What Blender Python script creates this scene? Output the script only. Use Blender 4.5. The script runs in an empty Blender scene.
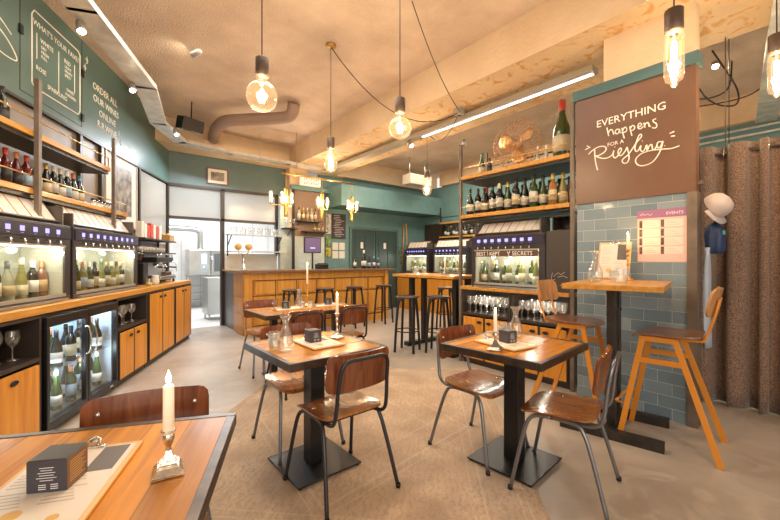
import bpy, math, random
from mathutils import Vector, Matrix
random.seed(7)
PI = math.pi
sc = bpy.context.scene
C = sc.collection
R = math.radians

# ------------------------------------------------------------------ camera, world, light, exposure
cam_d = bpy.data.cameras.new('camera'); cam = bpy.data.objects.new('camera', cam_d); C.objects.link(cam)
cam.location = (0, 0, 1.32); cam.rotation_euler = (R(90), 0, R(-39))
cam_d.sensor_width = 36; cam_d.lens = 36 * 370 / 780; cam_d.clip_start = 0.05
sc.camera = cam
w = bpy.data.worlds.new('world'); sc.world = w; w.use_nodes = True
w.node_tree.nodes['Background'].inputs[0].default_value = (1.0, 0.90, 0.78, 1)
w.node_tree.nodes['Background'].inputs[1].default_value = 0.65
sc.view_settings.view_transform = 'Standard'; sc.view_settings.look = 'None'
sc.view_settings.gamma = 1; sc.view_settings.exposure = 0.66

def area(name, loc, target, sx, sy, power, col):
    d = bpy.data.lights.new(name, 'AREA'); d.shape = 'RECTANGLE'; d.size = sx; d.size_y = sy; d.energy = power; d.color = col
    o = bpy.data.objects.new(name, d); C.objects.link(o); o.location = loc
    o.rotation_euler = (Vector(target) - Vector(loc)).to_track_quat('-Z', 'Y').to_euler(); return o
def point(name, loc, power, col=(1, .80, .58), r=.03):
    d = bpy.data.lights.new(name, 'POINT'); d.energy = power; d.color = col; d.shadow_soft_size = r
    o = bpy.data.objects.new(name, d); C.objects.link(o); o.location = loc; return o
area('rear_fill', (-1.6, -2.6, 1.9), (2.2, 2.6, 1.0), 4.0, 2.4, 80, (1, .88, .74))  # added fill light behind the camera, no window stands there
area('kitchen_ceiling_light', (2.2, 9.8, 3.25), (2.2, 9.8, 0), 2.6, 1.6, 120, (.97, .98, 1))
area('pass_floor_fill', (1.9, 7.2, 3.15), (1.5, 6.2, 0), .9, .3, 44, (.86, .93, 1))  # unseen cool light added to whiten the floor before the kitchen
area('overhead_fill_far', (5.8, 5.0, 3.70), (5.8, 5.0, 0), 1.6, 3.0, 80, (1, .92, .80))  # soft overhead fill added to lift the far room, no visible fitting
area('overhead_fill_mid', (1.3, 3.4, 3.75), (1.3, 3.4, 0), 1.6, 3.0, 42, (1, .93, .83))  # same kind of added overhead fill for the middle of the room

# ------------------------------------------------------------------ materials
MATS = {}
def nodes(name):
    m = bpy.data.materials.new(name); m.use_nodes = True; n = m.node_tree.nodes; l = m.node_tree.links
    return m, n, l, n['Principled BSDF']
def mat(name, col, rough=.5, metal=0, coat=0, emit=None, es=0, bump=0, bscale=60, var=0, vscale=6):
    if name in MATS: return MATS[name]
    m, n, l, b = nodes(name)
    b.inputs['Base Color'].default_value = (*col, 1); b.inputs['Roughness'].default_value = rough; b.inputs['Metallic'].default_value = metal
    b.inputs['Coat Weight'].default_value = coat; b.inputs['Coat Roughness'].default_value = .12
    if emit: b.inputs['Emission Color'].default_value = (*emit, 1); b.inputs['Emission Strength'].default_value = es
    tc = None
    if bump or var: tc = n.new('ShaderNodeTexCoord')
    if var:
        t = n.new('ShaderNodeTexNoise'); t.inputs['Scale'].default_value = vscale; t.inputs['Detail'].default_value = 8; l.new(tc.outputs['Object'], t.inputs['Vector'])
        r = n.new('ShaderNodeValToRGB'); r.color_ramp.elements[0].position = .3; r.color_ramp.elements[1].position = .7
        r.color_ramp.elements[0].color = (*[max(0, c * (1 - var)) for c in col], 1); r.color_ramp.elements[1].color = (*[min(1, c * (1 + var)) for c in col], 1)
        l.new(t.outputs['Fac'], r.inputs['Fac']); l.new(r.outputs['Color'], b.inputs['Base Color'])
    if bump:
        t = n.new('ShaderNodeTexNoise'); t.inputs['Scale'].default_value = bscale; t.inputs['Detail'].default_value = 6; l.new(tc.outputs['Object'], t.inputs['Vector'])
        bp = n.new('ShaderNodeBump'); bp.inputs['Strength'].default_value = bump; bp.inputs['Distance'].default_value = .01
        l.new(t.outputs['Fac'], bp.inputs['Height']); l.new(bp.outputs['Normal'], b.inputs['Normal'])
    MATS[name] = m; return m
def wood(name, c1, c2, rough=.4, coat=.3, axis=0, scale=1.0, plank=0, paxis=1, knot=.5):
    """grain runs along local axis; plank = plank width across paxis"""
    if name in MATS: return MATS[name]
    m, n, l, b = nodes(name)
    tc = n.new('ShaderNodeTexCoord'); mp = n.new('ShaderNodeMapping'); l.new(tc.outputs['Object'], mp.inputs['Vector'])
    s = [26 * scale] * 3; s[axis] = 1.6 * scale; mp.inputs['Scale'].default_value = s
    t = n.new('ShaderNodeTexNoise'); t.inputs['Scale'].default_value = 1; t.inputs['Detail'].default_value = 7; t.inputs['Distortion'].default_value = knot; l.new(mp.outputs[0], t.inputs['Vector'])
    r = n.new('ShaderNodeValToRGB'); e = r.color_ramp.elements; e[0].position = .32; e[1].position = .68; e[0].color = (*c1, 1); e[1].color = (*c2, 1)
    l.new(t.outputs['Fac'], r.inputs['Fac']); out = r.outputs['Color']
    if plank:
        sp = n.new('ShaderNodeSeparateXYZ'); l.new(tc.outputs['Object'], sp.inputs[0])
        d = n.new('ShaderNodeMath'); d.operation = 'DIVIDE'; d.inputs[1].default_value = plank; l.new(sp.outputs[paxis], d.inputs[0])
        fl = n.new('ShaderNodeMath'); fl.operation = 'FLOOR'; l.new(d.outputs[0], fl.inputs[0])
        wn = n.new('ShaderNodeTexWhiteNoise'); wn.noise_dimensions = '1D'; l.new(fl.outputs[0], wn.inputs['W'])
        fr = n.new('ShaderNodeMath'); fr.operation = 'FRACT'; l.new(d.outputs[0], fr.inputs[0])
        pp = n.new('ShaderNodeMath'); pp.operation = 'PINGPONG'; pp.inputs[1].default_value = .5; l.new(fr.outputs[0], pp.inputs[0])
        gt = n.new('ShaderNodeMapRange'); gt.inputs[1].default_value = 0; gt.inputs[2].default_value = .03; gt.inputs[3].default_value = .45; gt.inputs[4].default_value = 1; l.new(pp.outputs[0], gt.inputs[0])
        mr = n.new('ShaderNodeMapRange'); mr.inputs[3].default_value = .78; mr.inputs[4].default_value = 1.15; l.new(wn.outputs['Value'], mr.inputs[0])
        mu = n.new('ShaderNodeMath'); mu.operation = 'MULTIPLY'; l.new(gt.outputs[0], mu.inputs[0]); l.new(mr.outputs[0], mu.inputs[1])
        hs = n.new('ShaderNodeHueSaturation'); l.new(mu.outputs[0], hs.inputs['Value']); l.new(out, hs.inputs['Color']); out = hs.outputs['Color']
    l.new(out, b.inputs['Base Color']); b.inputs['Roughness'].default_value = rough; b.inputs['Coat Weight'].default_value = coat; b.inputs['Coat Roughness'].default_value = .15; b.inputs['Specular IOR Level'].default_value = .25
    bp = n.new('ShaderNodeBump'); bp.inputs['Strength'].default_value = .12; bp.inputs['Distance'].default_value = .003; l.new(t.outputs['Fac'], bp.inputs['Height']); l.new(bp.outputs['Normal'], b.inputs['Normal'])
    MATS[name] = m; return m
def concrete(name, c1, c2, scale=1.2, bump=.3, rough=.8, c3=None, fine=45):
    if name in MATS: return MATS[name]
    m, n, l, b = nodes(name)
    tc = n.new('ShaderNodeTexCoord')
    t = n.new('ShaderNodeTexNoise'); t.inputs['Scale'].default_value = scale; t.inputs['Detail'].default_value = 9; t.inputs['Roughness'].default_value = .62; l.new(tc.outputs['Object'], t.inputs['Vector'])
    r = n.new('ShaderNodeValToRGB'); e = r.color_ramp.elements; e[0].position = .3; e[1].position = .7; e[0].color = (*c1, 1); e[1].color = (*c2, 1); l.new(t.outputs['Fac'], r.inputs['Fac']); out = r.outputs['Color']
    if c3:
        t3 = n.new('ShaderNodeTexNoise'); t3.inputs['Scale'].default_value = scale * 4; t3.inputs['Detail'].default_value = 10; t3.inputs['Distortion'].default_value = 1.2; l.new(tc.outputs['Object'], t3.inputs['Vector'])
        r3 = n.new('ShaderNodeValToRGB'); r3.color_ramp.elements[0].position = .54; r3.color_ramp.elements[1].position = .64; l.new(t3.outputs['Fac'], r3.inputs['Fac'])
        mx = n.new('ShaderNodeMixRGB'); mx.inputs[2].default_value = (*c3, 1); l.new(r3.outputs['Color'], mx.inputs[0]); l.new(out, mx.inputs[1]); out = mx.outputs[0]
    l.new(out, b.inputs['Base Color']); b.inputs['Roughness'].default_value = rough
    t2 = n.new('ShaderNodeTexNoise'); t2.inputs['Scale'].default_value = fine; t2.inputs['Detail'].default_value = 5; l.new(tc.outputs['Object'], t2.inputs['Vector'])
    bp = n.new('ShaderNodeBump'); bp.inputs['Strength'].default_value = bump; bp.inputs['Distance'].default_value = .02; l.new(t2.outputs['Fac'], bp.inputs['Height']); l.new(bp.outputs['Normal'], b.inputs['Normal'])
    MATS[name] = m; return m
def tile(name, c1, c2, mortar, bw, bh, rough=.15, axis='YZ', shine=.5):
    if name in MATS: return MATS[name]
    m, n, l, b = nodes(name)
    tc = n.new('ShaderNodeTexCoord'); sp = n.new('ShaderNodeSeparateXYZ'); l.new(tc.outputs['Object'], sp.inputs[0]); cb = n.new('ShaderNodeCombineXYZ')
    l.new(sp.outputs['XYZ'.index(axis[0])], cb.inputs[0]); l.new(sp.outputs['XYZ'.index(axis[1])], cb.inputs[1])
    br = n.new('ShaderNodeTexBrick'); br.inputs['Scale'].default_value = 1; br.inputs['Brick Width'].default_value = bw; br.inputs['Row Height'].default_value = bh
    br.inputs['Mortar Size'].default_value = .0022; br.inputs['Mortar Smooth'].default_value = .2; br.inputs['Bias'].default_value = 0
    br.inputs['Color1'].default_value = (*c1, 1); br.inputs['Color2'].default_value = (*c2, 1); br.inputs['Mortar'].default_value = (*mortar, 1)
    l.new(cb.outputs[0], br.inputs['Vector']); l.new(br.outputs['Color'], b.inputs['Base Color']); b.inputs['Roughness'].default_value = rough
    t = n.new('ShaderNodeTexNoise'); t.inputs['Scale'].default_value = 14; t.inputs['Detail'].default_value = 2; l.new(tc.outputs['Object'], t.inputs['Vector'])
    mu = n.new('ShaderNodeMath'); mu.operation = 'SUBTRACT'; l.new(t.outputs['Fac'], mu.inputs[0]); l.new(br.outputs['Fac'], mu.inputs[1])
    bp = n.new('ShaderNodeBump'); bp.inputs['Strength'].default_value = shine; bp.inputs['Distance'].default_value = .006; l.new(mu.outputs[0], bp.inputs['Height']); l.new(bp.outputs['Normal'], b.inputs['Normal'])
    MATS[name] = m; return m
def glass(name, tint=(1, 1, 1), gl=1.0, base=.04, edge=.55, emit=None, es=0, sparkle_white=0):
    if name in MATS: return MATS[name]
    m = bpy.data.materials.new(name); m.use_nodes = True; n = m.node_tree.nodes; l = m.node_tree.links; n.clear()
    o = n.new('ShaderNodeOutputMaterial'); mx = n.new('ShaderNodeMixShader'); tr = n.new('ShaderNodeBsdfTransparent'); g = n.new('ShaderNodeBsdfGlossy')
    tr.inputs[0].default_value = (*tint, 1); g.inputs['Roughness'].default_value = .04; g.inputs[0].default_value = (gl, gl, gl, 1)
    lw = n.new('ShaderNodeLayerWeight'); lw.inputs[0].default_value = .35; mr = n.new('ShaderNodeMapRange'); mr.inputs[3].default_value = base; mr.inputs[4].default_value = edge
    pw = n.new('ShaderNodeMath'); pw.operation = 'POWER'; pw.inputs[1].default_value = 1.6; l.new(lw.outputs['Facing'], pw.inputs[0]); l.new(pw.outputs[0], mr.inputs[0])
    l.new(mr.outputs[0], mx.inputs[0]); l.new(tr.outputs[0], mx.inputs[1]); l.new(g.outputs[0], mx.inputs[2]); out = mx.outputs[0]
    if sparkle_white:
        df = n.new('ShaderNodeBsdfTranslucent'); d2 = n.new('ShaderNodeBsdfDiffuse'); df.inputs[0].default_value = d2.inputs[0].default_value = (.9, .88, .84, 1); mm = n.new('ShaderNodeMixShader'); l.new(df.outputs[0], mm.inputs[1]); l.new(d2.outputs[0], mm.inputs[2]); mk = n.new('ShaderNodeMixShader'); mk.inputs[0].default_value = sparkle_white; l.new(out, mk.inputs[1]); l.new(mm.outputs[0], mk.inputs[2]); out = mk.outputs[0]  # diffuse white mixed into the glass to stand for its bright sparkle
    if emit:
        e = n.new('ShaderNodeEmission'); e.inputs[0].default_value = (*emit, 1); e.inputs[1].default_value = es; a = n.new('ShaderNodeAddShader'); l.new(out, a.inputs[0]); l.new(e.outputs[0], a.inputs[1]); out = a.outputs[0]
    l.new(out, o.inputs[0]); MATS[name] = m; return m

ceil_m = concrete('ceiling_plaster', (.52, .385, .285), (.76, .60, .47), 1.3, 1.0, .9, fine=55)
beam_m = concrete('raw_beam_concrete', (.58, .42, .26), (.72, .55, .37), 1.4, .35, .85, fine=30)
soff_m = concrete('stained_beam_underside', (.60, .43, .25), (.74, .56, .36), 1.6, .4, .85, (.58, .31, .11), fine=30)
floor_m = concrete('polished_concrete_floor', (.26, .215, .175), (.46, .395, .335), .9, .06, .36, (.40, .34, .285), fine=9)
kfloor_m = concrete('pale_kitchen_floor', (.6, .6, .58), (.7, .7, .68), 2, .03, .35)
green_m = mat('dark_green_paint', (.085, .145, .13), .4, bump=.08, bscale=3, var=.12, vscale=2)
teal_m = mat('teal_paint', (.12, .225, .225), .55, bump=.1, bscale=12, var=.08)
panelg_m = mat('grey_brown_wall_panel', (.20, .16, .125), .45, bump=.1, bscale=20, var=.2, vscale=4)
brown_m = mat('copper_brown_panel', (.135, .066, .038), .35, var=.22, vscale=2.2)
bpanel_m = mat('brown_wall_paint', (.20, .125, .08), .5)
tile_m = tile('glazed_blue_grey_tiles', (.15, .215, .265), (.25, .315, .35), (.52, .54, .54), .2, .1, rough=.1, shine=.9)
tilew_m = tile('pale_glazed_tiles', (.55, .60, .56), (.46, .54, .50), (.62, .62, .56), .15, .075, axis='XZ')
kwall_m = mat('white_kitchen_cladding', (.80, .81, .80), .3, var=.04)
dark_m = mat('dark_brown_frame', (.032, .022, .017), .42)
black_m = mat('black_powder_coat', (.007, .007, .008), .36)
blackin_m = mat('black_interior', (.018, .014, .018), .6)
steel_m = mat('brushed_steel', (.55, .55, .54), .32, 1, var=.08, vscale=3)
rawsteel_m = mat('raw_steel_edge', (.085, .065, .05), .36, .7, var=.35, vscale=18)
tube_m = mat('grey_lacquered_tube', (.20, .205, .22), .28, .75)
tubek_m = mat('black_lacquered_tube', (.028, .028, .033), .25, .3)
chrome_m = mat('chrome', (.8, .8, .8), .12, 1)
silver_m = mat('tarnished_silver', (.62, .58, .50), .24, 1, var=.25, vscale=60, bump=.2, bscale=90)
brass_m = mat('brass', (.66, .42, .14), .28, 1)
postm = mat('weathered_metal_post', (.17, .13, .10), .5, .3, var=.2, vscale=8)
oak_m = wood('oiled_oak_door', (.50, .19, .018), (.66, .29, .04), .42, .25, axis=2)
oakx_m = wood('oiled_oak_board', (.42, .19, .03), (.60, .30, .065), .4, .3, axis=0)
baroak_m = wood('honey_oak_bar_front', (.50, .22, .035), (.64, .32, .07), .4, .15, axis=2, scale=.7)
bartop_m = wood('dark_walnut_bar_top', (.13, .065, .035), (.22, .115, .06), .3, .4, axis=0)
table_m = wood('lacquered_plank_top', (.36, .13, .003), (.62, .255, .010), .42, .06, axis=1, plank=.12, paxis=0)
tablex_m = wood('lacquered_plank_top_lengthwise', (.42, .14, .006), (.70, .29, .020), .25, .4, axis=0, plank=.115, paxis=1)
chair_m = wood('red_brown_plywood', (.105, .028, .010), (.24, .075, .026), .25, .8, axis=2, scale=.8, knot=1.5)
seat_m = wood('worn_amber_plywood', (.18, .050, .008), (.42, .16, .028), .2, .9, axis=1, scale=.6, knot=2)
seatd_m = wood('brown_stool_plywood', (.15, .06, .03), (.26, .12, .065), .3, .6, axis=1, scale=.6)
edge_m = wood('pale_plywood_back', (.36, .17, .06), (.52, .27, .11), .35, .4, axis=2)
aframe_m = mat('orange_lacquered_frame', (.62, .23, .02), .35, 0, .3)
board_m = wood('pale_clipboard', (.58, .34, .14), (.74, .47, .22), .4, .3, axis=1)
paper_m = mat('menu_paper', (.66, .61, .55), .6)
ink_m = mat('dark_print', (.06, .05, .05), .6)
inkl_m = mat('soft_grey_print', (.42, .38, .34), .6)
gold_m = mat('ochre_print', (.62, .38, .12), .6)
red_m = mat('red_card', (.55, .05, .03), .4)
chalk_m = mat('chalk_paint', (.86, .80, .70), .7)
boxp_m = mat('dark_slate_card', (.045, .043, .055), .4)
boxs_m = mat('brown_card', (.17, .085, .045), .5)
wax_m = mat('ivory_wax', (.88, .74, .60), .45, emit=(1, .55, .3), es=.25)
flame_m = mat('candle_flame', (1, .7, .3), .5, emit=(1, .62, .22), es=40)
flamec_m = mat('flame_core', (1, .9, .6), .5, emit=(1, .85, .5), es=60)
fil_m = mat('glowing_filament', (1, .8, .4), .5, emit=(1, .68, .34), es=110)
bulb_g = glass('amber_bulb_glass', (1, .93, .80), 1, .05, .5, (1, .66, .34), .16)
clear_g = glass('clear_glass', (.95, .96, .95), 1, .14, 1.0, sparkle_white=.07)
stem_g = glass('stemware_glass', (.97, .97, .96), 1, .16, 1.0, sparkle_white=.08)
pane_g = glass('door_glass', (.93, .95, .94), .8, .05, .25)
led_m = mat('violet_blue_display', (.2, .2, .8), .5, emit=(.27, .25, 1), es=1.15)
ledw_m = mat('cool_white_led', (.9, .95, 1), .5, emit=(.82, .92, 1), es=2.5)
warmled_m = mat('warm_white_led', (1, .95, .8), .5, emit=(1, .86, .62), es=9)
lum_m = mat('lit_diffuser', (1, 1, 1), .5, emit=(.90, .93, 1), es=1.1)
spot_m = mat('lit_spot_lens', (1, 1, 1), .5, emit=(1, .85, .6), es=120)
frost_m = None
def frosted():
    m, n, l, b = nodes('frosted_glass'); o = n['Material Output']
    d = n.new('ShaderNodeBsdfDiffuse'); d.inputs[0].default_value = (.42, .44, .43, 1); t = n.new('ShaderNodeBsdfTranslucent'); t.inputs[0].default_value = (.55, .57, .57, 1)
    mx = n.new('ShaderNodeMixShader'); mx.inputs[0].default_value = .6; l.new(d.outputs[0], mx.inputs[1]); l.new(t.outputs[0], mx.inputs[2])
    g = n.new('ShaderNodeBsdfGlossy'); g.inputs['Roughness'].default_value = .25; m2 = n.new('ShaderNodeMixShader'); m2.inputs[0].default_value = .08; l.new(mx.outputs[0], m2.inputs[1]); l.new(g.outputs[0], m2.inputs[2]); l.new(m2.outputs[0], o.inputs[0]); return m
frost_m = frosted()

# ------------------------------------------------------------------ mesh helpers
class G:
    def __init__(s): s.v = []; s.f = []; s.sm = []
    def add(s, vs, fs, smooth=False, M=None):
        k = len(s.v); s.v += [tuple(M @ Vector(p)) if M else tuple(p) for p in vs]; s.f += [tuple(i + k for i in f) for f in fs]; s.sm += [smooth] * len(fs); return s
    def box(s, x0, x1, y0, y1, z0, z1, M=None):
        v = [(x0, y0, z0), (x1, y0, z0), (x1, y1, z0), (x0, y1, z0), (x0, y0, z1), (x1, y0, z1), (x1, y1, z1), (x0, y1, z1)]
        return s.add(v, [(0, 3, 2, 1), (4, 5, 6, 7), (0, 1, 5, 4), (1, 2, 6, 5), (2, 3, 7, 6), (3, 0, 4, 7)], False, M)
    def lathe(s, prof, cx=0, cy=0, cz=0, n=16, smooth=True, M=None):
        vs = []; fs = []
        for r, z in prof:
            for i in range(n): a = 2 * PI * i / n; vs.append((cx + max(r, 1e-5) * math.cos(a), cy + max(r, 1e-5) * math.sin(a), cz + z))
        for j in range(len(prof) - 1):
            for i in range(n): k = (i + 1) % n; fs.append((j * n + i, j * n + k, (j + 1) * n + k, (j + 1) * n + i))
        return s.add(vs, fs, smooth, M)
    def tube(s, pts, r, n=8, closed=False, smooth=True, r2=None):
        pts = [Vector(p) for p in pts]; m = len(pts); rings = []; prev = None
        for i, p in enumerate(pts):
            if closed: t = (pts[(i + 1) % m] - pts[i - 1])
            else: t = pts[min(i + 1, m - 1)] - pts[max(i - 1, 0)]
            t.normalize()
            if prev is None:
                u = Vector((0, 0, 1)) if abs(t.z) < .9 else Vector((1, 0, 0)); a = t.cross(u).normalized()
            else: a = (prev - t * prev.dot(t)).normalized()
            prev = a; b = t.cross(a); rr = r if r2 is None else r + (r2 - r) * i / (m - 1)
            rings.append([tuple(p + (a * math.cos(2 * PI * k / n) + b * math.sin(2 * PI * k / n)) * rr) for k in range(n)])
        vs = [q for g in rings for q in g]; fs = []
        for i in range(m if closed else m - 1):
            j = (i + 1) % m
            for k in range(n): q = (k + 1) % n; fs.append((i * n + k, i * n + q, j * n + q, j * n + k))
        if not closed: fs.append(tuple(range(n - 1, -1, -1))); fs.append(tuple((m - 1) * n + k for k in range(n)))
        return s.add(vs, fs, smooth)
    def prism(s, poly, z0, z1, M=None):
        n = len(poly); v = [(x, y, z0) for x, y in poly] + [(x, y, z1) for x, y in poly]
        f = [tuple(range(n - 1, -1, -1)), tuple(range(n, 2 * n))] + [(i, (i + 1) % n, n + (i + 1) % n, n + i) for i in range(n)]
        return s.add(v, f, False, M)
    def build(s, name, m, parent=None, loc=(0, 0, 0), rz=0, bevel=0, rot=None):
        me = bpy.data.meshes.new(name); me.from_pydata(s.v, [], s.f); me.update()
        if any(s.sm): me.polygons.foreach_set('use_smooth', s.sm)
        me.materials.append(m); o = bpy.data.objects.new(name, me); C.objects.link(o); o.parent = parent; o.location = loc; o.rotation_euler = rot if rot else (0, 0, rz)
        if bevel: b = o.modifiers.new('bevel', 'BEVEL'); b.width = bevel; b.segments = 2; b.limit_method = 'ANGLE'
        return o
def tag(o, label, cat, group=None):
    o['label'] = label; o['category'] = cat
    if group: o['group'] = group
    return o
def thing(name, label, cat, loc=(0, 0, 0), rz=0, group=None, rot=None):
    o = bpy.data.objects.new(name, None); C.objects.link(o); o.location = loc; o.rotation_euler = rot if rot else (0, 0, rz); o.empty_display_size = .1
    return tag(o, label, cat, group)
def struct(name, g, m, loc=(0, 0, 0), rz=0, parent=None, bevel=0):
    o = g.build(name, m, parent, loc, rz, bevel); 
    if parent is None: o['kind'] = 'structure'
    return o
KIDS = {}
def kids(o): return [c for c in bpy.data.objects if c.parent == o]
def dup(root, loc, rz=0, label=None, group=None, rot=None, scale=None):
    if root.name not in KIDS: KIDS[root.name] = [(k, kids(k)) for k in kids(root)]
    r = root.copy(); C.objects.link(r); r.location = loc; r.rotation_euler = rot if rot else (0, 0, rz)
    if scale: r.scale = scale
    if label: r['label'] = label
    if group: r['group'] = group
    for c, gs in KIDS[root.name]:
        d = c.copy(); C.objects.link(d); d.parent = r
        for g in gs: e = g.copy(); C.objects.link(e); e.parent = d
    return r
def smooth_path(pts, k=6, closed=False):
    P = [Vector(p) for p in pts]; out = []; n = len(P)
    for i in range(n if closed else n - 1):
        p0 = P[(i - 1) % n] if closed or i > 0 else P[i]; p1 = P[i]; p2 = P[(i + 1) % n]; p3 = P[(i + 2) % n] if closed or i + 2 < n else P[i + 1]
        for j in range(k):
            t = j / k; out.append(.5 * ((2 * p1) + (-p0 + p2) * t + (2 * p0 - 5 * p1 + 4 * p2 - p3) * t * t + (-p0 + 3 * p1 - 3 * p2 + p3) * t ** 3))
    if not closed: out.append(P[-1])
    return [tuple(p) for p in out]
def text(body, size, m, parent=None, loc=(0, 0, 0), rot=(PI / 2, 0, 0), name='lettering', align='LEFT', ext=.0006, sx=1, bold=0):
    cu = bpy.data.curves.new(name, 'FONT'); cu.body = body; cu.size = size; cu.extrude = ext; cu.align_x = align; cu.offset = bold; cu.resolution_u = 2
    t = bpy.data.objects.new(name, cu); C.objects.link(t); bpy.context.view_layer.update()
    me = bpy.data.meshes.new_from_object(t.evaluated_get(bpy.context.evaluated_depsgraph_get())); bpy.data.objects.remove(t); bpy.data.curves.remove(cu)
    me.materials.clear(); me.materials.append(m); o = bpy.data.objects.new(name, me); C.objects.link(o); o.parent = parent; o.location = loc; o.rotation_euler = rot; o.scale = (sx, 1, 1); return o
def merge_text(lines, m, name, parent, base=(PI / 2, 0, 0)):
    """several text lines (body,size,x,z,align,tilt) on the local XZ plane facing -y as one mesh"""
    g = G()
    for b, s, x, z, al, tl in lines:
        o = text(b, s, m, None, align=al, bold=.0)
        M = Matrix.Translation((x, 0, z)) @ Matrix.Rotation(-tl, 4, 'Y') @ Matrix.Rotation(PI / 2, 4, 'X')
        g.add([v.co[:] for v in o.data.vertices], [tuple(p.vertices) for p in o.data.polygons], False, M); bpy.data.objects.remove(o)
    return g.build(name, m, parent)
ORD = ['first', 'second', 'third', 'fourth', 'fifth', 'sixth', 'seventh', 'eighth', 'ninth', 'tenth', 'eleventh', 'twelfth', 'thirteenth', 'fourteenth', 'fifteenth', 'sixteenth', 'seventeenth', 'eighteenth', 'nineteenth', 'twentieth']

# left wall frame: local x runs along the wall away from the camera, local y into the wall, front faces -y
RL = R(64.4); LO = Vector((-.4425, 3.331, 0)); LU = Vector((.4321, .9018, 0)); LV = Vector((.9018, -.4321, 0))
def L(u, v, z=0): p = LO + LU * u + LV * v; return (p.x, p.y, z)
RR = -PI / 2   # things on the right face -X: local x -> -Y, local y -> +X

# ------------------------------------------------------------------ setting
struct('floor', G().box(-5, 8.2, -3.2, 7.94, -.1, 0), floor_m)
struct('floor', G().box(-1.5, 8.2, 7.94, 12.2, -.1, -.001), kfloor_m)
struct('ceiling', G().box(-5, 8.2, -3.2, 12.2, 3.8, 3.9), ceil_m)
# left wall (local frame)
wl = struct('wall_left', G().box(-6.5, 4.86, .60, .72, 0, 2.72), panelg_m, L(0, 0), RL)
struct('wall_left_upper', G().box(-6.5, 4.86, .57, .72, 2.735, 3.8), green_m, L(0, 0), RL)
for i, u in enumerate([-.5, .75, 2.02, 2.47, 3.56, 4.78]):
    struct('trim_%d' % (i + 1), G().box(u - .025, u + .025, .56, .60, 1.0, 2.73), dark_m, L(0, 0), RL)
struct('trim_7', G().box(-6.5, 4.86, .555, .57, 2.72, 2.745), dark_m, L(0, 0), RL)
# panel joints on the green upper wall
g = G()
for u in (1.10, 2.04): g.box(u - .004, u + .004, .567, .57, 2.82, 3.78)
g.box(1.10, 2.04, .567, .57, 2.815, 2.823)
struct('trim_8', g, dark_m, L(0, 0), RL)
for u, z, w_ in ((1.10, 3.35, 'left edge'), (2.04, 3.42, 'upper right edge'), (2.04, 2.92, 'lower right edge')): tag(G().box(u - .02, u + .02, .553, .567, z - .04, z + .04).build('panel_hinge', black_m, None, L(0, 0), RL), 'black hinge at the %s of the chalk menu panel' % w_, 'hinge', 'hinges of the chalk menu panel')
# frosted plain panel at the far end of the left wall
struct('window_1', G().box(3.60, 4.73, .585, .60, 1.6, 2.70), mat('dull_glass_panel', (.33, .32, .29), .2), L(0, 0), RL)

# back wall Y = 7.94
struct('wall_back_upper', G().box(1.10, 3.45, 7.94, 8.06, 2.765, 3.8), mat('grey_green_paint', (.095, .145, .145), .5, var=.06), bevel=0)
struct('wall_back', G().box(4.27, 8.2, 7.94, 8.06, 0, 3.8), teal_m)
struct('wall_back_lower', G().box(2.10, 3.22, 7.96, 8.02, 0, 1.45), tile('white_wall_tiles', (.72, .73, .70), (.68, .70, .67), (.6, .6, .56), .15, .15, axis='XZ'))
for i, (x0, x1) in enumerate(((1.14, 2.045), (2.11, 3.18))):
    struct('window_%d' % (i + 2), G().box(x0, x1, 7.97, 7.985, 2.15, 2.72), frost_m)
g = G()
for x0, x1, z0, z1 in ((1.09, 3.22, 2.715, 2.765), (1.09, 3.22, 2.10, 2.15), (1.09, 1.14, 0, 2.75), (2.045, 2.11, 0, 2.75), (3.18, 3.23, 1.45, 2.75)): g.box(x0, x1, 7.92, 8.02, z0, z1)
struct('trim_15', g, dark_m)
# kitchen room behind
struct('wall_kitchen', G().box(-1.2, 8.2, 11.9, 12.0, 0, 3.8), kwall_m)
struct('wall_kitchen_left', G().box(-1.3, -1.2, 7.94, 12, 0, 3.8), kwall_m)
struct('wall_kitchen_right', G().box(4.7, 4.8, 8.06, 11.9, 0, 3.8), kwall_m)
g = G()
for i in range(12): g.box(-1.0 + i * .5, -.99 + i * .5, 11.888, 11.9, 0, 3.8)
struct('trim_9', g, mat('joint_grey', (.5, .5, .5), .5))
# column + brown panel + tiles behind the bar
struct('column', G().box(3.42, 3.85, 7.74, 8.0, 2.0, 3.36), beam_m)
struct('wall_bar_niche', G().box(3.49, 4.27, 7.72, 7.94, 1.86, 2.88), bpanel_m)
struct('wall_bar_tiles', G().box(3.49, 4.27, 7.73, 7.94, 0, 1.86), tilew_m)
struct('wall_bar_side', G().box(3.23, 3.49, 7.80, 7.94, 0, 2.72), tilew_m)
struct('trim_10', G().box(3.46, 3.52, 7.70, 7.72, 0, 2.9), dark_m)
struct('trim_11', G().box(3.42, 7.0, 7.66, 7.739, 2.885, 2.98), teal_m)
# soffit
struct('beam_soffit', G().box(4.42, 7.75, 7.2, 7.94, 2.57, 3.05), teal_m)
# right wall far
struct('wall_right', G().box(7.75, 7.87, -3.2, 7.94, 0, 3.39), teal_m)
struct('beam_right', G().box(7.62, 8.1, -3.2, 7.2, 3.39, 3.8), beam_m)
struct('trim_12', G().box(7.74, 7.75, 3.0, 7.9, 2.515, 2.53), dark_m)
# ceiling beams
struct('beam_long', G().box(3.42, 4.58, -3.2, 7.75, 3.36, 3.8), soff_m)
struct('beam_face', G().box(3.405, 3.42, -3.2, 7.74, 3.355, 3.8), beam_m)
struct('beam_back', G().prism([(.62, 7.30), (1.4, 7.45), (2.1, 7.65), (3.42, 7.75), (8.1, 7.75), (8.1, 7.939), (.62, 7.939)], 3.36, 3.799), beam_m)
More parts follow.
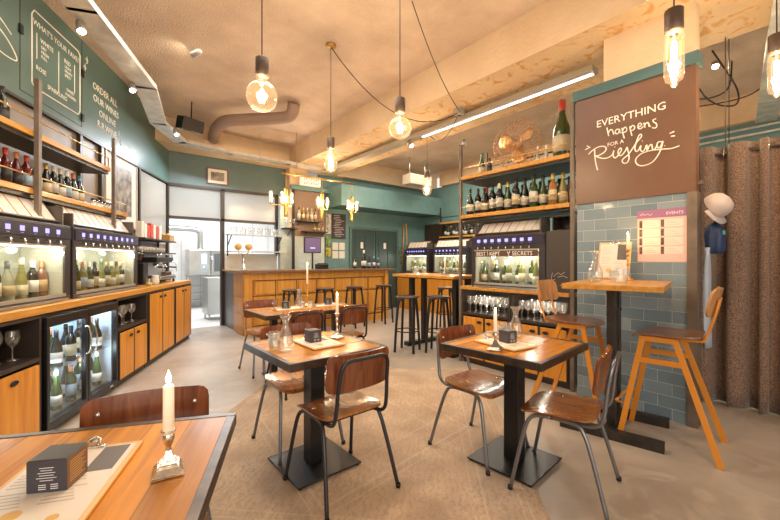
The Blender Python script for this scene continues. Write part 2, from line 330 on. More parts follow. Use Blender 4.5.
# doors in the back wall
def door(i, x0, x1, hside):
    d = struct('door_%d' % i, G().box(x0, x1, 7.90, 7.939, 0, 2.10), mat('dark_green_door', (.035, .06, .055), .4), bevel=.004)
    for a, b in ((.2, .95), (1.1, 1.98)):
        for x in (x0 + .09, (x0 + x1) / 2 + .03): 
            q = G().box(x, x + (x1 - x0) / 2 - .12, 7.885, 7.90, a, b).build('door_panel', MATS['dark_green_door'], d, bevel=.01)
    G().lathe([(0, 0), (.025, 0), (.03, .03), (0, .05)], n=12).build('door_handle', brass_m, d, (hside, 7.9, 1.02), rot=(PI / 2, 0, 0))
    G().box(x0 + .25, x0 + .33, 7.878, 7.885, 1.62, 1.78).build('door_sign', paper_m, d)
door(1, 5.16, 5.87, 5.80); door(2, 5.91, 6.64, 5.98)
g = G(); g.box(5.09, 5.155, 7.9, 7.94, 0, 2.17).box(6.645, 6.71, 7.9, 7.94, 0, 2.17).box(5.155, 6.645, 7.9, 7.94, 2.105, 2.17); struct('trim_13', g, green_m)

# pillar with tiles and Riesling panel
struct('wall_pillar', G().box(3.70, 3.80, .80, 1.66, 0, 1.86), tile_m)
struct('wall_pillar_panel', G().box(3.685, 3.80, .745, 1.665, 1.86, 2.86), brown_m)
struct('wall_pillar_cap', G().box(3.665, 3.81, .725, 1.69, 2.86, 2.955), mat('petrol_strip', (.055, .12, .125), .5))
struct('column_top', G().box(3.70, 3.80, .745, 1.42, 2.955, 3.36), beam_m)
struct('trim_14', G().box(3.68, 3.80, .735, .80, 0, 1.86), postm)
# ------------------------------------------------------------------ rug
def rug_mat():
    m, n, l, b = nodes('faded_woven_rug'); tc = n.new('ShaderNodeTexCoord'); sp = n.new('ShaderNodeSeparateXYZ'); l.new(tc.outputs['Object'], sp.inputs[0])
    def M(op, a, b_=None, c=None):
        q = n.new('ShaderNodeMath'); q.operation = op
        for i, x in enumerate((a, b_, c)):
            if x is None: continue
            if isinstance(x, (int, float)): q.inputs[i].default_value = x
            else: l.new(x, q.inputs[i])
        return q.outputs[0]
    ax = M('ABSOLUTE', sp.outputs[0]); ay = M('ABSOLUTE', sp.outputs[1])
    dx = M('SUBTRACT', 1.48, ax); dy = M('SUBTRACT', 1.16, ay); e = M('MINIMUM', dx, dy)      # distance to rug edge
    def band(v, c, w_): return M('LESS_THAN', M('ABSOLUTE', M('SUBTRACT', v, c)), w_)
    lines = M('MAXIMUM', M('MAXIMUM', band(e, .07, .006), band(e, .30, .006)), M('MAXIMUM', band(e, .11, .004), band(e, .36, .004)))
    dia = M('ADD', M('MULTIPLY', ax, .8), ay)
    lines = M('MAXIMUM', lines, M('MAXIMUM', band(dia, .85, .012), M('MAXIMUM', band(dia, .55, .008), band(dia, .93, .006))))
    v = n.new('ShaderNodeTexVoronoi'); v.feature = 'DISTANCE_TO_EDGE'; v.inputs['Scale'].default_value = 17; l.new(tc.outputs['Object'], v.inputs['Vector'])
    wv = n.new('ShaderNodeTexWave'); wv.wave_type = 'RINGS'; wv.inputs['Scale'].default_value = 8; wv.inputs['Distortion'].default_value = 9; wv.inputs['Detail'].default_value = 3; wv.inputs['Detail Scale'].default_value = 2.2; l.new(tc.outputs['Object'], wv.inputs['Vector'])
    orn = M('MULTIPLY', M('LESS_THAN', v.outputs['Distance'], .10), wv.outputs['Fac'])
    nz = n.new('ShaderNodeTexNoise'); nz.inputs['Scale'].default_value = 3; nz.inputs['Detail'].default_value = 8; l.new(tc.outputs['Object'], nz.inputs['Vector'])
    nf = n.new('ShaderNodeTexNoise'); nf.inputs['Scale'].default_value = 160; nf.inputs['Detail'].default_value = 2; l.new(tc.outputs['Object'], nf.inputs['Vector'])
    r = n.new('ShaderNodeValToRGB'); r.color_ramp.elements[0].color = (.31, .215, .14, 1); r.color_ramp.elements[1].color = (.46, .335, .225, 1); r.color_ramp.elements[0].position = .35; r.color_ramp.elements[1].position = .65; l.new(nz.outputs['Fac'], r.inputs['Fac'])
    mask = M('MULTIPLY', M('ADD', M('MULTIPLY', orn, .38), M('MULTIPLY', wv.outputs['Fac'], .25)), M('MULTIPLY', nz.outputs['Fac'], 1.1))
    m1 = n.new('ShaderNodeMixRGB'); m1.inputs[2].default_value = (.17, .125, .11, 1); l.new(mask, m1.inputs[0]); l.new(r.outputs['Color'], m1.inputs[1])
    m2 = n.new('ShaderNodeMixRGB'); m2.inputs[2].default_value = (.56, .46, .36, 1); l.new(M('MULTIPLY', lines, .22), m2.inputs[0]); l.new(m1.outputs[0], m2.inputs[1])
    bd = M('MULTIPLY', M('MULTIPLY', M('LESS_THAN', e, .30), M('GREATER_THAN', e, .11)), .22)
    m3 = n.new('ShaderNodeMixRGB'); m3.inputs[2].default_value = (.27, .22, .19, 1); l.new(bd, m3.inputs[0]); l.new(m2.outputs[0], m3.inputs[1])
    m4 = n.new('ShaderNodeMixRGB'); m4.blend_type = 'OVERLAY'; m4.inputs[0].default_value = .35; l.new(m3.outputs[0], m4.inputs[1]); l.new(nf.outputs['Fac'], m4.inputs[2])
    l.new(m4.outputs[0], b.inputs['Base Color']); b.inputs['Roughness'].default_value = .85
    bp = n.new('ShaderNodeBump'); bp.inputs['Strength'].default_value = .4; bp.inputs['Distance'].default_value = .003; l.new(nf.outputs['Fac'], bp.inputs['Height']); l.new(bp.outputs['Normal'], b.inputs['Normal'])
    return m
rug = G().box(-1.49, 1.49, -1.17, 1.17, 0.0005, .007).build('rug', rug_mat(), None, (1.705, 2.495, 0), R(45)); tag(rug, 'large faded beige patterned rug under the two small square tables', 'rug')

# ------------------------------------------------------------------ panels (plywood shells)
def shell(wd, ht, rc, surf, th, nu=14, nv=10, power=1):
    """rounded-rectangle plywood shell; surf(x, s) -> (x, y, z) for x in width, s in [0,ht]; returns G"""
    top = []; 
    for j in range(nv + 1):
        s = ht * (.5 - .5 * math.cos(PI * j / nv)); d = min(s, ht - s); hw = wd / 2
        if d < rc: hw = wd / 2 - rc + math.sqrt(max(0, rc * rc - (rc - d) ** 2))
        top.append([Vector(surf(hw * (2 * i / nu - 1), s)) for i in range(nu + 1)])
    vs = []; nrm = []
    for j in range(nv + 1):
        for i in range(nu + 1):
            a = top[j][min(i + 1, nu)] - top[j][max(i - 1, 0)]; b = top[min(j + 1, nv)][i] - top[max(j - 1, 0)][i]; n_ = a.cross(b)
            nrm.append(n_.normalized() if n_.length > 1e-9 else Vector((0, 0, 1))); vs.append(top[j][i])
    W = nu + 1; N = W * (nv + 1); allv = [tuple(v + n * th / 2) for v, n in zip(vs, nrm)] + [tuple(v - n * th / 2) for v, n in zip(vs, nrm)]; fs = []
    for j in range(nv):
        for i in range(nu):
            a, b, c, d = j * W + i, j * W + i + 1, (j + 1) * W + i + 1, (j + 1) * W + i; fs.append((a, b, c, d)); fs.append((N + d, N + c, N + b, N + a))
    rim = [i for i in range(W)] + [j * W + nu for j in range(1, nv + 1)] + [nv * W + i for i in range(nu - 1, -1, -1)] + [j * W for j in range(nv - 1, 0, -1)]
    for k in range(len(rim)): a, b = rim[k], rim[(k + 1) % len(rim)]; fs.append((b, a, N + a, N + b))
    return G().add(allv, fs, True)

def seat_surf(z0, dep):
    def f(x, s):
        y = s - dep / 2; q = s / dep
        z = z0 - .012 * (1 - (x / .2) ** 2) * math.sin(PI * min(1, q)) + (.010 * max(0, 1 - q * 3)) - (.028 * max(0, (q - .72) / .28) ** 2)
        return (x, y, z)
    return f
def back_surf(y0, z0, bow, lean):
    return lambda x, s: (x, y0 + bow * (x / .2) ** 2 - lean * s, z0 + s)

def make_chair(name, label, tm, group, bolts=True):
    """school chair: front is +y"""
    t = thing(name, label, 'chair', group=group)
    so = shell(.40, .39, .07, seat_surf(.462, .39), .011).build('seat', seat_m, t)
    so.modifiers.new('e', 'EDGE_SPLIT').split_angle = R(50)
    bo = shell(.41, .205, .036, back_surf(-.225, .61, .035, .12), .011).build('backrest', chair_m, t)
    bo.modifiers.new('e', 'EDGE_SPLIT').split_angle = R(50)
    r = .0115
    for sx in (-1, 1):
        front = smooth_path([(sx * .235, .225, 0), (sx * .205, .165, .30), (sx * .192, .135, .405), (sx * .182, .09, .438), (sx * .18, .02, .443)], 4)
        rear = smooth_path([(sx * .235, -.265, 0), (sx * .205, -.19, .28), (sx * .190, -.145, .405), (sx * .182, -.10, .438), (sx * .18, .02, .443)], 4)
        for p in (front, rear):
            lg = G().tube(p, r).build('leg', tm, t); G().lathe([(0, 0), (.0145, 0), (.0145, .02), (.012, .022)], p[0][0], p[0][1], 0, 10).build('foot_cap', black_m, lg)
    loop = [(-.15, .10, .440), (-.158, -.05, .436), (-.165, -.17, .436), (-.168, -.222, .465), (-.166, -.240, .53), (-.160, -.252, .65), (-.152, -.268, .745), (-.12, -.277, .785), (-.05, -.281, .79), (.05, -.281, .79), (.12, -.277, .785), (.152, -.268, .745), (.160, -.252, .65), (.166, -.240, .53), (.168, -.222, .465), (.165, -.17, .436), (.158, -.05, .436), (.15, .10, .440)]
    G().tube(smooth_path(loop, 3), r * .95).build('back_frame', tm, t)
    G().tube([(-.18, .06, .435), (.18, .06, .435)], .009).tube([(-.18, -.12, .430), (.18, -.12, .430)], .009).build('seat_frame', tm, t)
    for sx in (-1, 1):
        G().lathe([(.009, 0), (.008, .004), (0, .005)], n=10).build('bolt', chrome_m, bo, (sx * .155, -.209, .76), rot=(-PI / 2, 0, 0))
        G().lathe([(.009, 0), (.008, .004), (0, .005)], n=10).build('bolt', chrome_m, so, (sx * .15, .03, .462))
    return t
chA = make_chair('school_chair', 'brown school chair with black legs, back to the camera at the left square table', tubek_m, None)
chA.location = (1.145, 1.895, .0075); chA.rotation_euler.z = R(1)
chB = make_chair('school_chair', 'brown school chair with grey tube legs tucked behind the left square table', tube_m, None)
chB.location = (1.17, 2.49, .0075); chB.rotation_euler.z = R(180)
dup(chB, (2.12, 1.61, .0075), R(181), 'brown school chair with grey tube legs behind the right square table, red-brown backrest showing')
dup(chB, (2.155, 1.055, .0075), R(14), 'grey legged school chair turned side-on in front of the blue-grey tiled pillar')
dup(chB, (.124, 1.464, 0), R(167), 'red-brown chair back showing behind the cropped table in the near corner')
dup(chA, (1.65, 3.58, .0075), R(2), 'black framed chair at the near side of the long table, left of its twin')
dup(chA, (2.26, 3.65, .0075), R(-3), 'black framed chair at the right end of the long table, open curved frame showing')
dup(chB, (1.64, 4.37, .0075), R(180), 'chair behind the left end of the long table with a red-brown back')

# ------------------------------------------------------------------ tables
def table(name, label, w, d, loc, rz=0, base='plate', zt=.75, mm=tablex_m, group=None):
    t = thing(name, label, 'table', loc, rz, group); mm = mm or table_m
    G().box(-w / 2 + .028, w / 2 - .028, -d / 2 + .028, d / 2 - .028, zt - .032, zt).build('tabletop', mm, t)
    g = G(); e = .028
    for x0, x1, y0, y1 in ((-w / 2, w / 2, -d / 2, -d / 2 + e), (-w / 2, w / 2, d / 2 - e, d / 2), (-w / 2, -w / 2 + e, -d / 2 + e, d / 2 - e), (w / 2 - e, w / 2, -d / 2 + e, d / 2 - e)): g.box(x0, x1, y0, y1, zt - .042, zt + .002)
    g.build('edge_frame', rawsteel_m, t, bevel=.002)
    if base == 'plate':
        G().box(-.22, .22, -.22, .22, .008, .018).build('base_plate', black_m, t, bevel=.003)
        G().box(-.05, .05, -.05, .05, .018, zt - .06).build('column', black_m, t, bevel=.004)
        G().box(-.16, .16, -.16, .16, zt - .06, zt - .042).build('top_bracket', black_m, t)
        for a in (-1, 1):
            for b in (-1, 1): G().lathe([(0, 0), (.014, 0), (.014, .008), (0, .008)], a * .2, b * .2, 0, 10).build('glide', black_m, t)
    else:
        for sx in (-1, 1):
            x = sx * (w / 2 - .22)
            G().box(x - .035, x + .035, -.035, .035, .02, zt - .06).build('column', black_m, t, bevel=.004)
            G().box(x - .04, x + .04, -d / 2 + .08, d / 2 - .08, 0, .02).build('foot', black_m, t, bevel=.004)
        G().box(-w / 2 + .1, w / 2 - .1, -.05, .05, zt - .06, zt - .042).build('top_bracket', black_m, t)
    return t
table('square_table', 'left of the two small square tables, steel edge and black column, glossy planks', .665, .69, (1.13, 2.18, .007), R(1.5), zt=.765)
table('square_table', 'right of the two small square tables, steel edge and black column, before the wine shelf', .71, .675, (2.165, 1.375, .007), R(5), zt=.765)
table('long_table', 'long steel edged table in front of the oak bar', 1.22, .68, (1.96, 3.98, .0075), 0, 'twin', mm=tablex_m)
T0R = R(-39 + 15)
T0 = table('corner_table', 'nearest wooden table, cropped in the bottom left corner, with dark metal edge', 1.25, .74, (-.297, 1.353, 0), T0R, 'twin', mm=table_m)

# ------------------------------------------------------------------ table things
def make_candle(label, h=.12, lit=True, r=.0105):
    t = thing('candle', label, 'candle')
    G().lathe([(0, 0), (r, 0), (r * .96, h - .004), (r * .8, h), (r * .3, h - .003), (0, h - .003)], n=14).build('wax', wax_m, t)
    G().tube([(0, 0, h - .003), (.001, 0, h + .006)], .0008, 5).build('wick', black_m, t)
    f = G().lathe([(0, 0), (.0035, .004), (.0052, .011), (.0042, .020), (.0018, .029), (0, .036)], 0, 0, h + .002, 10).build('flame', flame_m, t)
    return t
def make_stick(label, h, m=None, square=True):
    m = m or silver_m; t = thing('candlestick', label, 'candlestick')
    k = h / .12
    if square:
        g = G()
        for z0, z1, a, b in ((0, .006, .042, .042), (.006, .020, .042, .029), (.020, .023, .027, .027), (.023, .027, .024, .024), (.027, .031, .021, .020), (.031, .035, .018, .017), (.035, .06, .014, .007)):
            v = [(sx * a, sy * a, z0) for sx, sy in ((-1, -1), (1, -1), (1, 1), (-1, 1))] + [(sx * b, sy * b, z1) for sx, sy in ((-1, -1), (1, -1), (1, 1), (-1, 1))]
            g.add(v, [(0, 3, 2, 1), (4, 5, 6, 7), (0, 1, 5, 4), (1, 2, 6, 5), (2, 3, 7, 6), (3, 0, 4, 7)])
        g.build('base', m, t)
        G().lathe([(.006, .055), (.009, .060), (.006, .066), (.012, .078), (.017, .09), (.015, .10), (.010, .106), (.020, .108), (.021, .112), (.013, .113), (.011, .10), (0, .10)], n=16).build('socket', m, t)
    else:
        G().lathe([(0, 0), (.048, 0), (.050, .006), (.040, .012), (.018, .020), (.012, .03)], n=20).build('base', m, t)
        prof = [(.012, .03)]; z = .03; n = max(2, int((h - .06) / .035)); st = (h - .055) / n
        for i in range(n): prof += [(.006, z + .1 * st), (.013 - .003 * (i % 2), z + .45 * st), (.013 - .003 * (i % 2), z + .6 * st), (.006, z + .9 * st)]; z += st
        prof += [(.014, z + .006), (.020, z + .016), (.021, h - .004), (.013, h), (.011, h - .012), (0, h - .012)]
        G().lathe(prof, n=14).build('stem', m, t)
    return t
def make_carafe(label):
    t = thing('carafe', label, 'carafe')
    G().lathe([(0, .004), (.040, .004), (.046, .012), (.049, .04), (.044, .08), (.028, .12), (.017, .15), (.0155, .165), (.022, .19), (.034, .212)], n=24).build('body', clear_g, t)
    G().lathe([(0, .006), (.038, .006), (.044, .014), (.046, .04), (.043, .062), (0, .0625)], n=20).build('water', glass('water', (.96, .98, .98), 1, .03, .3), t)
    G().tube([(.034 * math.cos(a), .034 * math.sin(a), .212) for a in [2 * PI * i / 20 for i in range(20)]], .0013, 5, True).build('rim', clear_g, t)
    return t
def make_tumbler(label):
    t = thing('tumbler', label, 'glass')
    g = G(); n = 9; vs = []; fs = []
    g.lathe([(0, .006), (.026, .004), (.027, 0), (.029, .004), (.034, .045), (.037, .086), (.035, .086), (.0325, .046), (.026, .012), (0, .012)], n=9, smooth=False)
    g.build('body', clear_g, t)
    G().tube([(.036 * math.cos(a), .036 * math.sin(a), .086) for a in [2 * PI * i / 20 for i in range(20)]], .0012, 5, True).build('rim', clear_g, t)
    return t
def make_cardbox(label):
    t = thing('card_box', label, 'box'); s = .040
    G().box(-s, s, -s, s, 0, .076).build('body', boxp_m, t, bevel=.0015)
    G().box(-s + .002, s - .002, -s + .002, s - .002, .0762, .0772).build('lid_print', mat('black_card', (.03, .028, .03), .35), t)
    G().box(s, s + .0006, -s + .002, s - .002, .002, .074).build('side_print', boxs_m, t)
    g = G()
    for i, (wd) in enumerate((.020, .016, .024, .020, .028, .018)): g.box(-wd * .72, wd * .72, -s - .0006, -s - .0001, .058 - i * .0060, .0592 - i * .0060)
    for i in range(3):
        for x in (-.016, .008): g.box(x, x + .015, -s - .0006, -s - .0001, .0175 - i * .005, .019 - i * .005)
    g.build('front_print', mat('white_print', (.8, .8, .8), .6), t)
    g = G()
    for i in range(9): g.box(s + .0007, s + .0012, -.03, .03 - (i * 7 % 5) * .004, .062 - i * .006, .0635 - i * .006)
    g.build('side_lettering', gold_m, t)
    return t
def make_clipboard(label, w=.225, d=.33):
    t = thing('menu_clipboard', label, 'menu')
    G().box(-w / 2, w / 2, -d / 2, d / 2, 0, .009).build('board', board_m, t, bevel=.002)
    G().box(-w / 2 + .012, w / 2 - .012, -d / 2 + .01, d / 2 - .018, .0092, .0102).build('menu_sheet', paper_m, t)
    G().box(w / 2 - .09, w / 2 - .025, d / 2 - .16, d / 2 - .022, .0103, .0108).build('dark_insert', mat('dark_menu_block', (.10, .085, .08), .5), t)
    g = G()
    for c, x0 in enumerate((-w / 2 + .024, 0.0)):
        for i in range(18):
            z = d / 2 - .05 - i * .0145
            if c == 1 and i < 9: continue
            if i % 6 == 5: continue
            g.box(x0, x0 + .05 + (i * 37 % 30) * .001, z, z + .003, .0104, .0107)
    g.build('menu_print', inkl_m, t)
    G().lathe([(0, 0), (.02, 0), (.02, .0006), (0, .0006)], -.03, -.09, .0105, 16, False).build('round_print', gold_m, t); G().lathe([(0, 0), (.012, 0), (.012, .0006), (0, .0006)], .06, -.12, .0105, 12, False).build('round_print', gold_m, t)
    cl = G().box(-.035, .035, d / 2 - .022, d / 2 - .004, .009, .015).build('clip', silver_m, t, bevel=.002)
    G().tube([(-.018, d / 2 - .006, .014), (-.014, d / 2 + .004, .026), (0, d / 2 + .008, .032), (.014, d / 2 + .004, .026), (.018, d / 2 - .006, .014)], .004, 6).lathe([(.010, 0), (.012, .004), (.004, .005)], 0, d / 2 + .004, .02, 12).build('clip_lever', silver_m, cl)
    return t
def put(o, x, y, z, rz=0): o.location = (x, y, z); o.rotation_euler.z = rz; return o
TZ = .7755
cb = make_clipboard('menu clipboard on the left square table with a card box on it')
put(cb, 1.159, 2.184, TZ, R(0))
bx = make_cardbox('dark printed card box on the clipboard of the left square table'); put(bx, 1.138, 2.210, TZ + .011, R(3))
car = make_carafe('glass carafe on the left square table, beside two tumblers'); put(car, 0.904, 2.105, TZ)
tu = make_tumbler('glass tumbler nearer the carafe on the left square table'); put(tu, 0.874, 2.203, TZ)
dup(tu, (0.909, 2.286, TZ), .4, 'glass tumbler at the back edge of the left square table')
st = make_stick('tall turned candlestick with clear foot on the left square table', .175, silver_m, False); put(st, 1.343, 2.247, TZ)
cd = make_candle('lit ivory candle on the left square table'); put(cd, 1.343, 2.247, TZ + .164)
# right square table
dup(cb, (2.086, 1.392, TZ), R(-8), 'menu clipboard on the right square table with a card box on it')
dup(bx, (2.115, 1.392, TZ + .011), R(-12), 'dark printed card box on the clipboard of the right square table')
dup(car, (2.325, 1.466, TZ), 0, 'glass carafe on the right square table before the glass racks')
dup(tu, (2.267, 1.549, TZ), .3, 'glass tumbler left of the carafe on the right square table')
dup(tu, (2.350, 1.563, TZ), .1, 'glass tumbler behind the carafe on the right square table')
st2 = make_stick('short silver candlestick with square foot on the right square table', .12); put(st2, 1.910, 1.343, TZ, R(20))
dup(cd, (1.910, 1.343, TZ + .10), 0, 'lit ivory candle on the right square table')
# long table
dup(cb, (1.76, 4.03, .7585), R(90), 'menu clipboard on the left half of the long table'); dup(bx, (1.74, 4.03, .7695), R(-40), 'dark card box on the left half of the long table')
dup(cb, (2.26, 4.06, .7585), R(90), 'menu clipboard on the right half of the long table'); dup(bx, (2.30, 4.06, .7695), R(-40), 'dark card box on the right half of the long table')
dup(car, (1.945, 4.13, .7585), 0, 'glass carafe in the middle of the long table')
dup(tu, (1.87, 3.90, .7585), 0, 'glass tumbler on the long table, left of its carafe'); dup(tu, (1.965, 3.88, .7585), 0, 'glass tumbler on the long table, right of its carafe')
st3 = make_stick('very tall brass candlestick on the long table before the bar', .27, brass_m, False); put(st3, 2.06, 4.15, .7585)
cd3 = make_candle('very tall lit candle on the long table', .235); put(cd3, 2.06, 4.15, .7585 + .259)
# near corner table
put(make_clipboard('menu clipboard cropped at the bottom left of the photo, on the nearest table', .255, .45), -.075, 1.215, .7525, R(-22))
dup(bx, (-.062, 1.243, .7635), R(-22 - 6), 'large looking slate card box on the nearest table with white print', scale=(1.05, 1.05, 1))
q_ = put(make_stick('battered silver candlestick with square foot on the nearest table', .12), .163, 1.145, .7525, R(-10)); q_.scale = (.88, .88, 1)
dup(cd, (.163, 1.145, .8545), 0, 'lit candle on the nearest table, the largest candle', scale=(1.32, 1.32, 1.08))
dup(tu, (-.235, 1.40, .7525), 0, 'lower of the stacked tumblers at the left edge of the nearest table', scale=(1.15, 1.15, 1.1)); dup(tu, (-.235, 1.40, .785), .35, 'upper of the stacked tumblers at the left edge of the nearest table', scale=(1.15, 1.15, 1.1))
for i, (x, y, z, p) in enumerate(((1.375, 2.30, 1.09, .5), (1.955, 1.375, 1.01, .5), (2.06, 4.15, 1.29, .5), (.163, 1.145, 1.035, .5), (3.52, 1.10, 1.55, .9))): point('candle_light', (x, y, z), p, (1, .55, .22), .008)

# ------------------------------------------------------------------ bottles
BM = {'dark': mat('dark_wine_glass', (.010, .012, .008), .08, coat=.5), 'green': mat('green_bottle_glass', (.025, .050, .010), .08, coat=.5), 'yellow': mat('straw_wine_glass', (.20, .18, .05), .1, coat=.5),
      'amber': mat('amber_bottle_glass', (.26, .11, .02), .1, coat=.5), 'clear': mat('pale_bottle_glass', (.32, .29, .21), .1, coat=.5), 'rose': mat('rose_wine_glass', (.20, .09, .05), .1, coat=.5), 'red': mat('ruby_wine', (.10, .008, .008), .08, coat=.5)}
FM = {'red': mat('red_foil', (.45, .04, .02), .35), 'black': mat('black_foil', (.02, .02, .02), .3), 'cream': mat('cream_foil', (.62, .55, .38), .4), 'gold': mat('gold_foil', (.55, .36, .10), .3, .6), 'orange': mat('orange_foil', (.55, .20, .08), .4), 'blue': mat('blue_foil', (.12, .28, .45), .4), 'white': mat('white_foil', (.75, .73, .68), .4), 'green': mat('green_foil', (.04, .12, .05), .4)}
LM = {'white': mat('white_label', (.52, .50, .45), .6), 'cream': mat('cream_label', (.50, .43, .29), .6), 'black': mat('black_label', (.03, .03, .035), .5), 'tan': mat('tan_label', (.45, .30, .14), .6), 'blue': mat('blue_label', (.25, .36, .46), .6), 'red': mat('red_label', (.45, .08, .05), .6)}
PROF = {'bordeaux': ([(0, .003), (.033, 0), (.0375, .006), (.0375, .185), (.034, .203), (.018, .228), (.0145, .245), (.0145, .29), (.016, .291), (.016, .30), (0, .30)], .0375, .05, .145),
        'burgundy': ([(0, .003), (.037, 0), (.0415, .006), (.0415, .135), (.038, .16), (.022, .205), (.0150, .235), (.0145, .29), (.016, .291), (.016, .298), (0, .298)], .0415, .04, .12),
        'flute': ([(0, .003), (.033, 0), (.0375, .006), (.0375, .12), (.034, .155), (.022, .215), (.0150, .262), (.0140, .315), (.0155, .316), (.0155, .325), (0, .325)], .0375, .035, .115)}
GLN = {'dark': 'dark', 'green': 'green', 'yellow': 'straw yellow', 'amber': 'amber', 'clear': 'clear', 'rose': 'rose coloured', 'red': 'ruby red'}
BP = {}; NB = 0
def bottle(loc, shape, gl, fo, la, label, group=None, s=1.0, rz=None, rot=None):
    key = (shape, gl, fo, la)
    if key not in BP:
        prof, r, z0, z1 = PROF[shape]; H = prof[-1][1]
        gb = G().lathe(prof, n=14); gl_ = G().lathe([(r + .0003, z0), (r + .0012, z0), (r + .0012, z1), (r + .0003, z1)], n=14)
        gc = G().lathe([(.0152, H - .052), (.0158, H - .05), (.0165, H + .0004), (0, H + .0012)], n=12)
        b = gb.build('wine_bottle', BM[gl]); l_ = gl_.build('bottle_label', LM[la], b); c_ = gc.build('capsule', FM[fo], b)
        BP[key] = (b, l_, c_); b['category'] = 'bottle'; first = True
    else: first = False
    b0, l0, c0 = BP[key]
    if first: b = b0
    else:
        b = b0.copy(); C.objects.link(b)
        for q in (l0, c0): d = q.copy(); C.objects.link(d); d.parent = b
    b.location = loc; b.rotation_euler = rot if rot else (0, 0, random.random() * 6); b.scale = (s, s, s); b['label'] = label
    if group: b['group'] = group
    return b
def bottle_row(specs, P, where, group, s=1.0, n0=0, jit=0):
    """specs: list of shape,glass,foil,label ; P(i) -> loc"""
    for i, sp in enumerate(specs):
        sh, gl, fo, la = sp
        bottle(P(i), sh, gl, fo, la, '%s wine bottle with %s top, %s from the left %s' % (GLN[gl], fo, ORD[i + n0], where), group, s)

# ------------------------------------------------------------------ left counter
wt = G().box(-2.6, 4.12, 0, .595, .925, .98).build('worktop', oakx_m, None, L(0, 0), RL, .003); tag(wt, 'long oak worktop along the left wall carrying the two wine dispensers', 'worktop')
def cab_shell(g, x0, x1, z0, z1, dep=.56, t=.022, y0=.0):
    g.box(x0, x0 + t, y0, dep, z0, z1).box(x1 - t, x1, y0, dep, z0, z1).box(x0 + t, x1 - t, y0, dep, z0, z0 + t).box(x0 + t, x1 - t, y0, dep, z1 - t, z1).box(x0 + t, x1 - t, dep - .01, dep, z0 + t, z1 - t)
def cup_handle(parent, x, y, z, rz=0):
    """oval black finger-pull facing -y"""
    ring = [(.030 * math.cos(a), -.004, .014 * math.sin(a)) for a in [2 * PI * i / 16 for i in range(16)]]
    return G().tube(ring, .005, 6, True).box(-.024, .024, -.003, .001, -.010, .010).build('handle', black_m, parent, (x, y, z))
def cabinet(label, x0, x1, z0, z1, loc, rz, doors, cubby=None, hz=None, m=None, hside=None):
    """doors: list of (x0,x1,z0,z1,handle x)"""
    t = thing('cabinet', label, 'cabinet', loc, rz); g = G(); cab_shell(g, x0, x1, z0, z1)
    if cubby: g.box(x0 + .022, x1 - .022, 0, .55, cubby - .03, cubby)
    g.build('body', dark_m, t)
    for (a, b, c, d, hx) in doors:
        q = G().box(a, b, -.012, .012, c, d).build('door', m or oak_m, t, bevel=.002)
        cup_handle(q, hx, -.014, d - .055)
    g = G()
    for (a, b, c, d, hx) in doors: g.box(a - .014, a - .002, -.010, .012, c - .01, d + .01).box(b + .002, b + .014, -.010, .012, c - .01, d + .01)
    g.box(x0, x1, .03, .05, 0, z0); g.build('door_frame', dark_m, t)
    return t
cabinet('left wall cabinet with glass niche over an oak door, cropped by the photo edge', -.35, .385, .06, .92, L(0, 0), RL, [(-.29, .345, .08, .57, .10)], .62)
cabinet('narrow cabinet between fridge and tall doors with stemware niche over two small oak doors', 1.515, 2.27, .06, .92, L(0, 0), RL, [(1.56, 1.875, .08, .555, 1.80), (1.905, 2.23, .08, .555, 1.98)], .605)
cabinet('nearer pair of tall narrow oak doors under the left worktop', 2.285, 3.25, .06, .92, L(0, 0), RL, [(2.33, 2.745, .08, .89, 2.68), (2.775, 3.21, .08, .89, 2.84)])
cabinet('farther pair of tall narrow oak doors at the kitchen end of the left worktop', 3.265, 4.11, .06, .92, L(0, 0), RL, [(3.31, 3.67, .08, .89, 3.61), (3.70, 4.07, .08, .89, 3.76)])
# fridge
fr = thing('bottle_fridge', 'black two door glass fronted fridge full of wine under the left worktop', 'fridge', L(.40, 0), RL)
g = G(); cab_shell(g, 0, 1.10, .04, .915, .54, .03, .02); g.build('casing', black_m, fr)
G().box(.03, 1.07, .36, .38, .075, .885).box(.031, .037, .03, .36, .075, .884).box(1.063, 1.069, .03, .36, .075, .884).box(.545, .555, .30, .36, .075, .884).build('lining', mat('fridge_lining', (.50, .60, .70), .3), fr)
for k, (a, b) in enumerate(((.012, .545), (.555, 1.088))):
    d = G().box(a, b, -.022, .016, .82, .895).box(a, b, -.022, .016, .055, .115).box(a, a + .032, -.022, .016, .115, .82).box(b - .032, b, -.022, .016, .115, .82).build('door', black_m, fr, bevel=.003)
    G().box(a + .032, b - .032, -.006, -.002, .115, .82).build('pane', pane_g, d)
    hx = .505 if k == 0 else .60; sgn = -1
    G().tube(smooth_path([(hx, -.022, .75), (hx, -.045, .74), (hx + .014, -.052, .68), (hx + .020, -.055, .62), (hx + .014, -.052, .56), (hx, -.045, .52), (hx, -.022, .51)], 4), .0065, 8).build('handle', chrome_m, d)
for z in (.12, .46): G().box(.04, 1.06, .05, .355, z - .012, z - .004).build('shelf', pane_g if z > .3 else steel_m, fr)
G().box(.10, 1.0, .05, .07, .872, .882).build('light_strip', ledw_m, fr)
G().box(.92, .98, -.024, -.022, .075, .09).build('lock', chrome_m, fr)
spF = [('bordeaux', 'green', 'orange', 'white'), ('burgundy', 'dark', 'gold', 'white'), ('bordeaux', 'dark', 'black', 'cream'), ('bordeaux', 'green', 'orange', 'blue'), ('burgundy', 'dark', 'black', 'white'), ('flute', 'green', 'cream', 'white')]
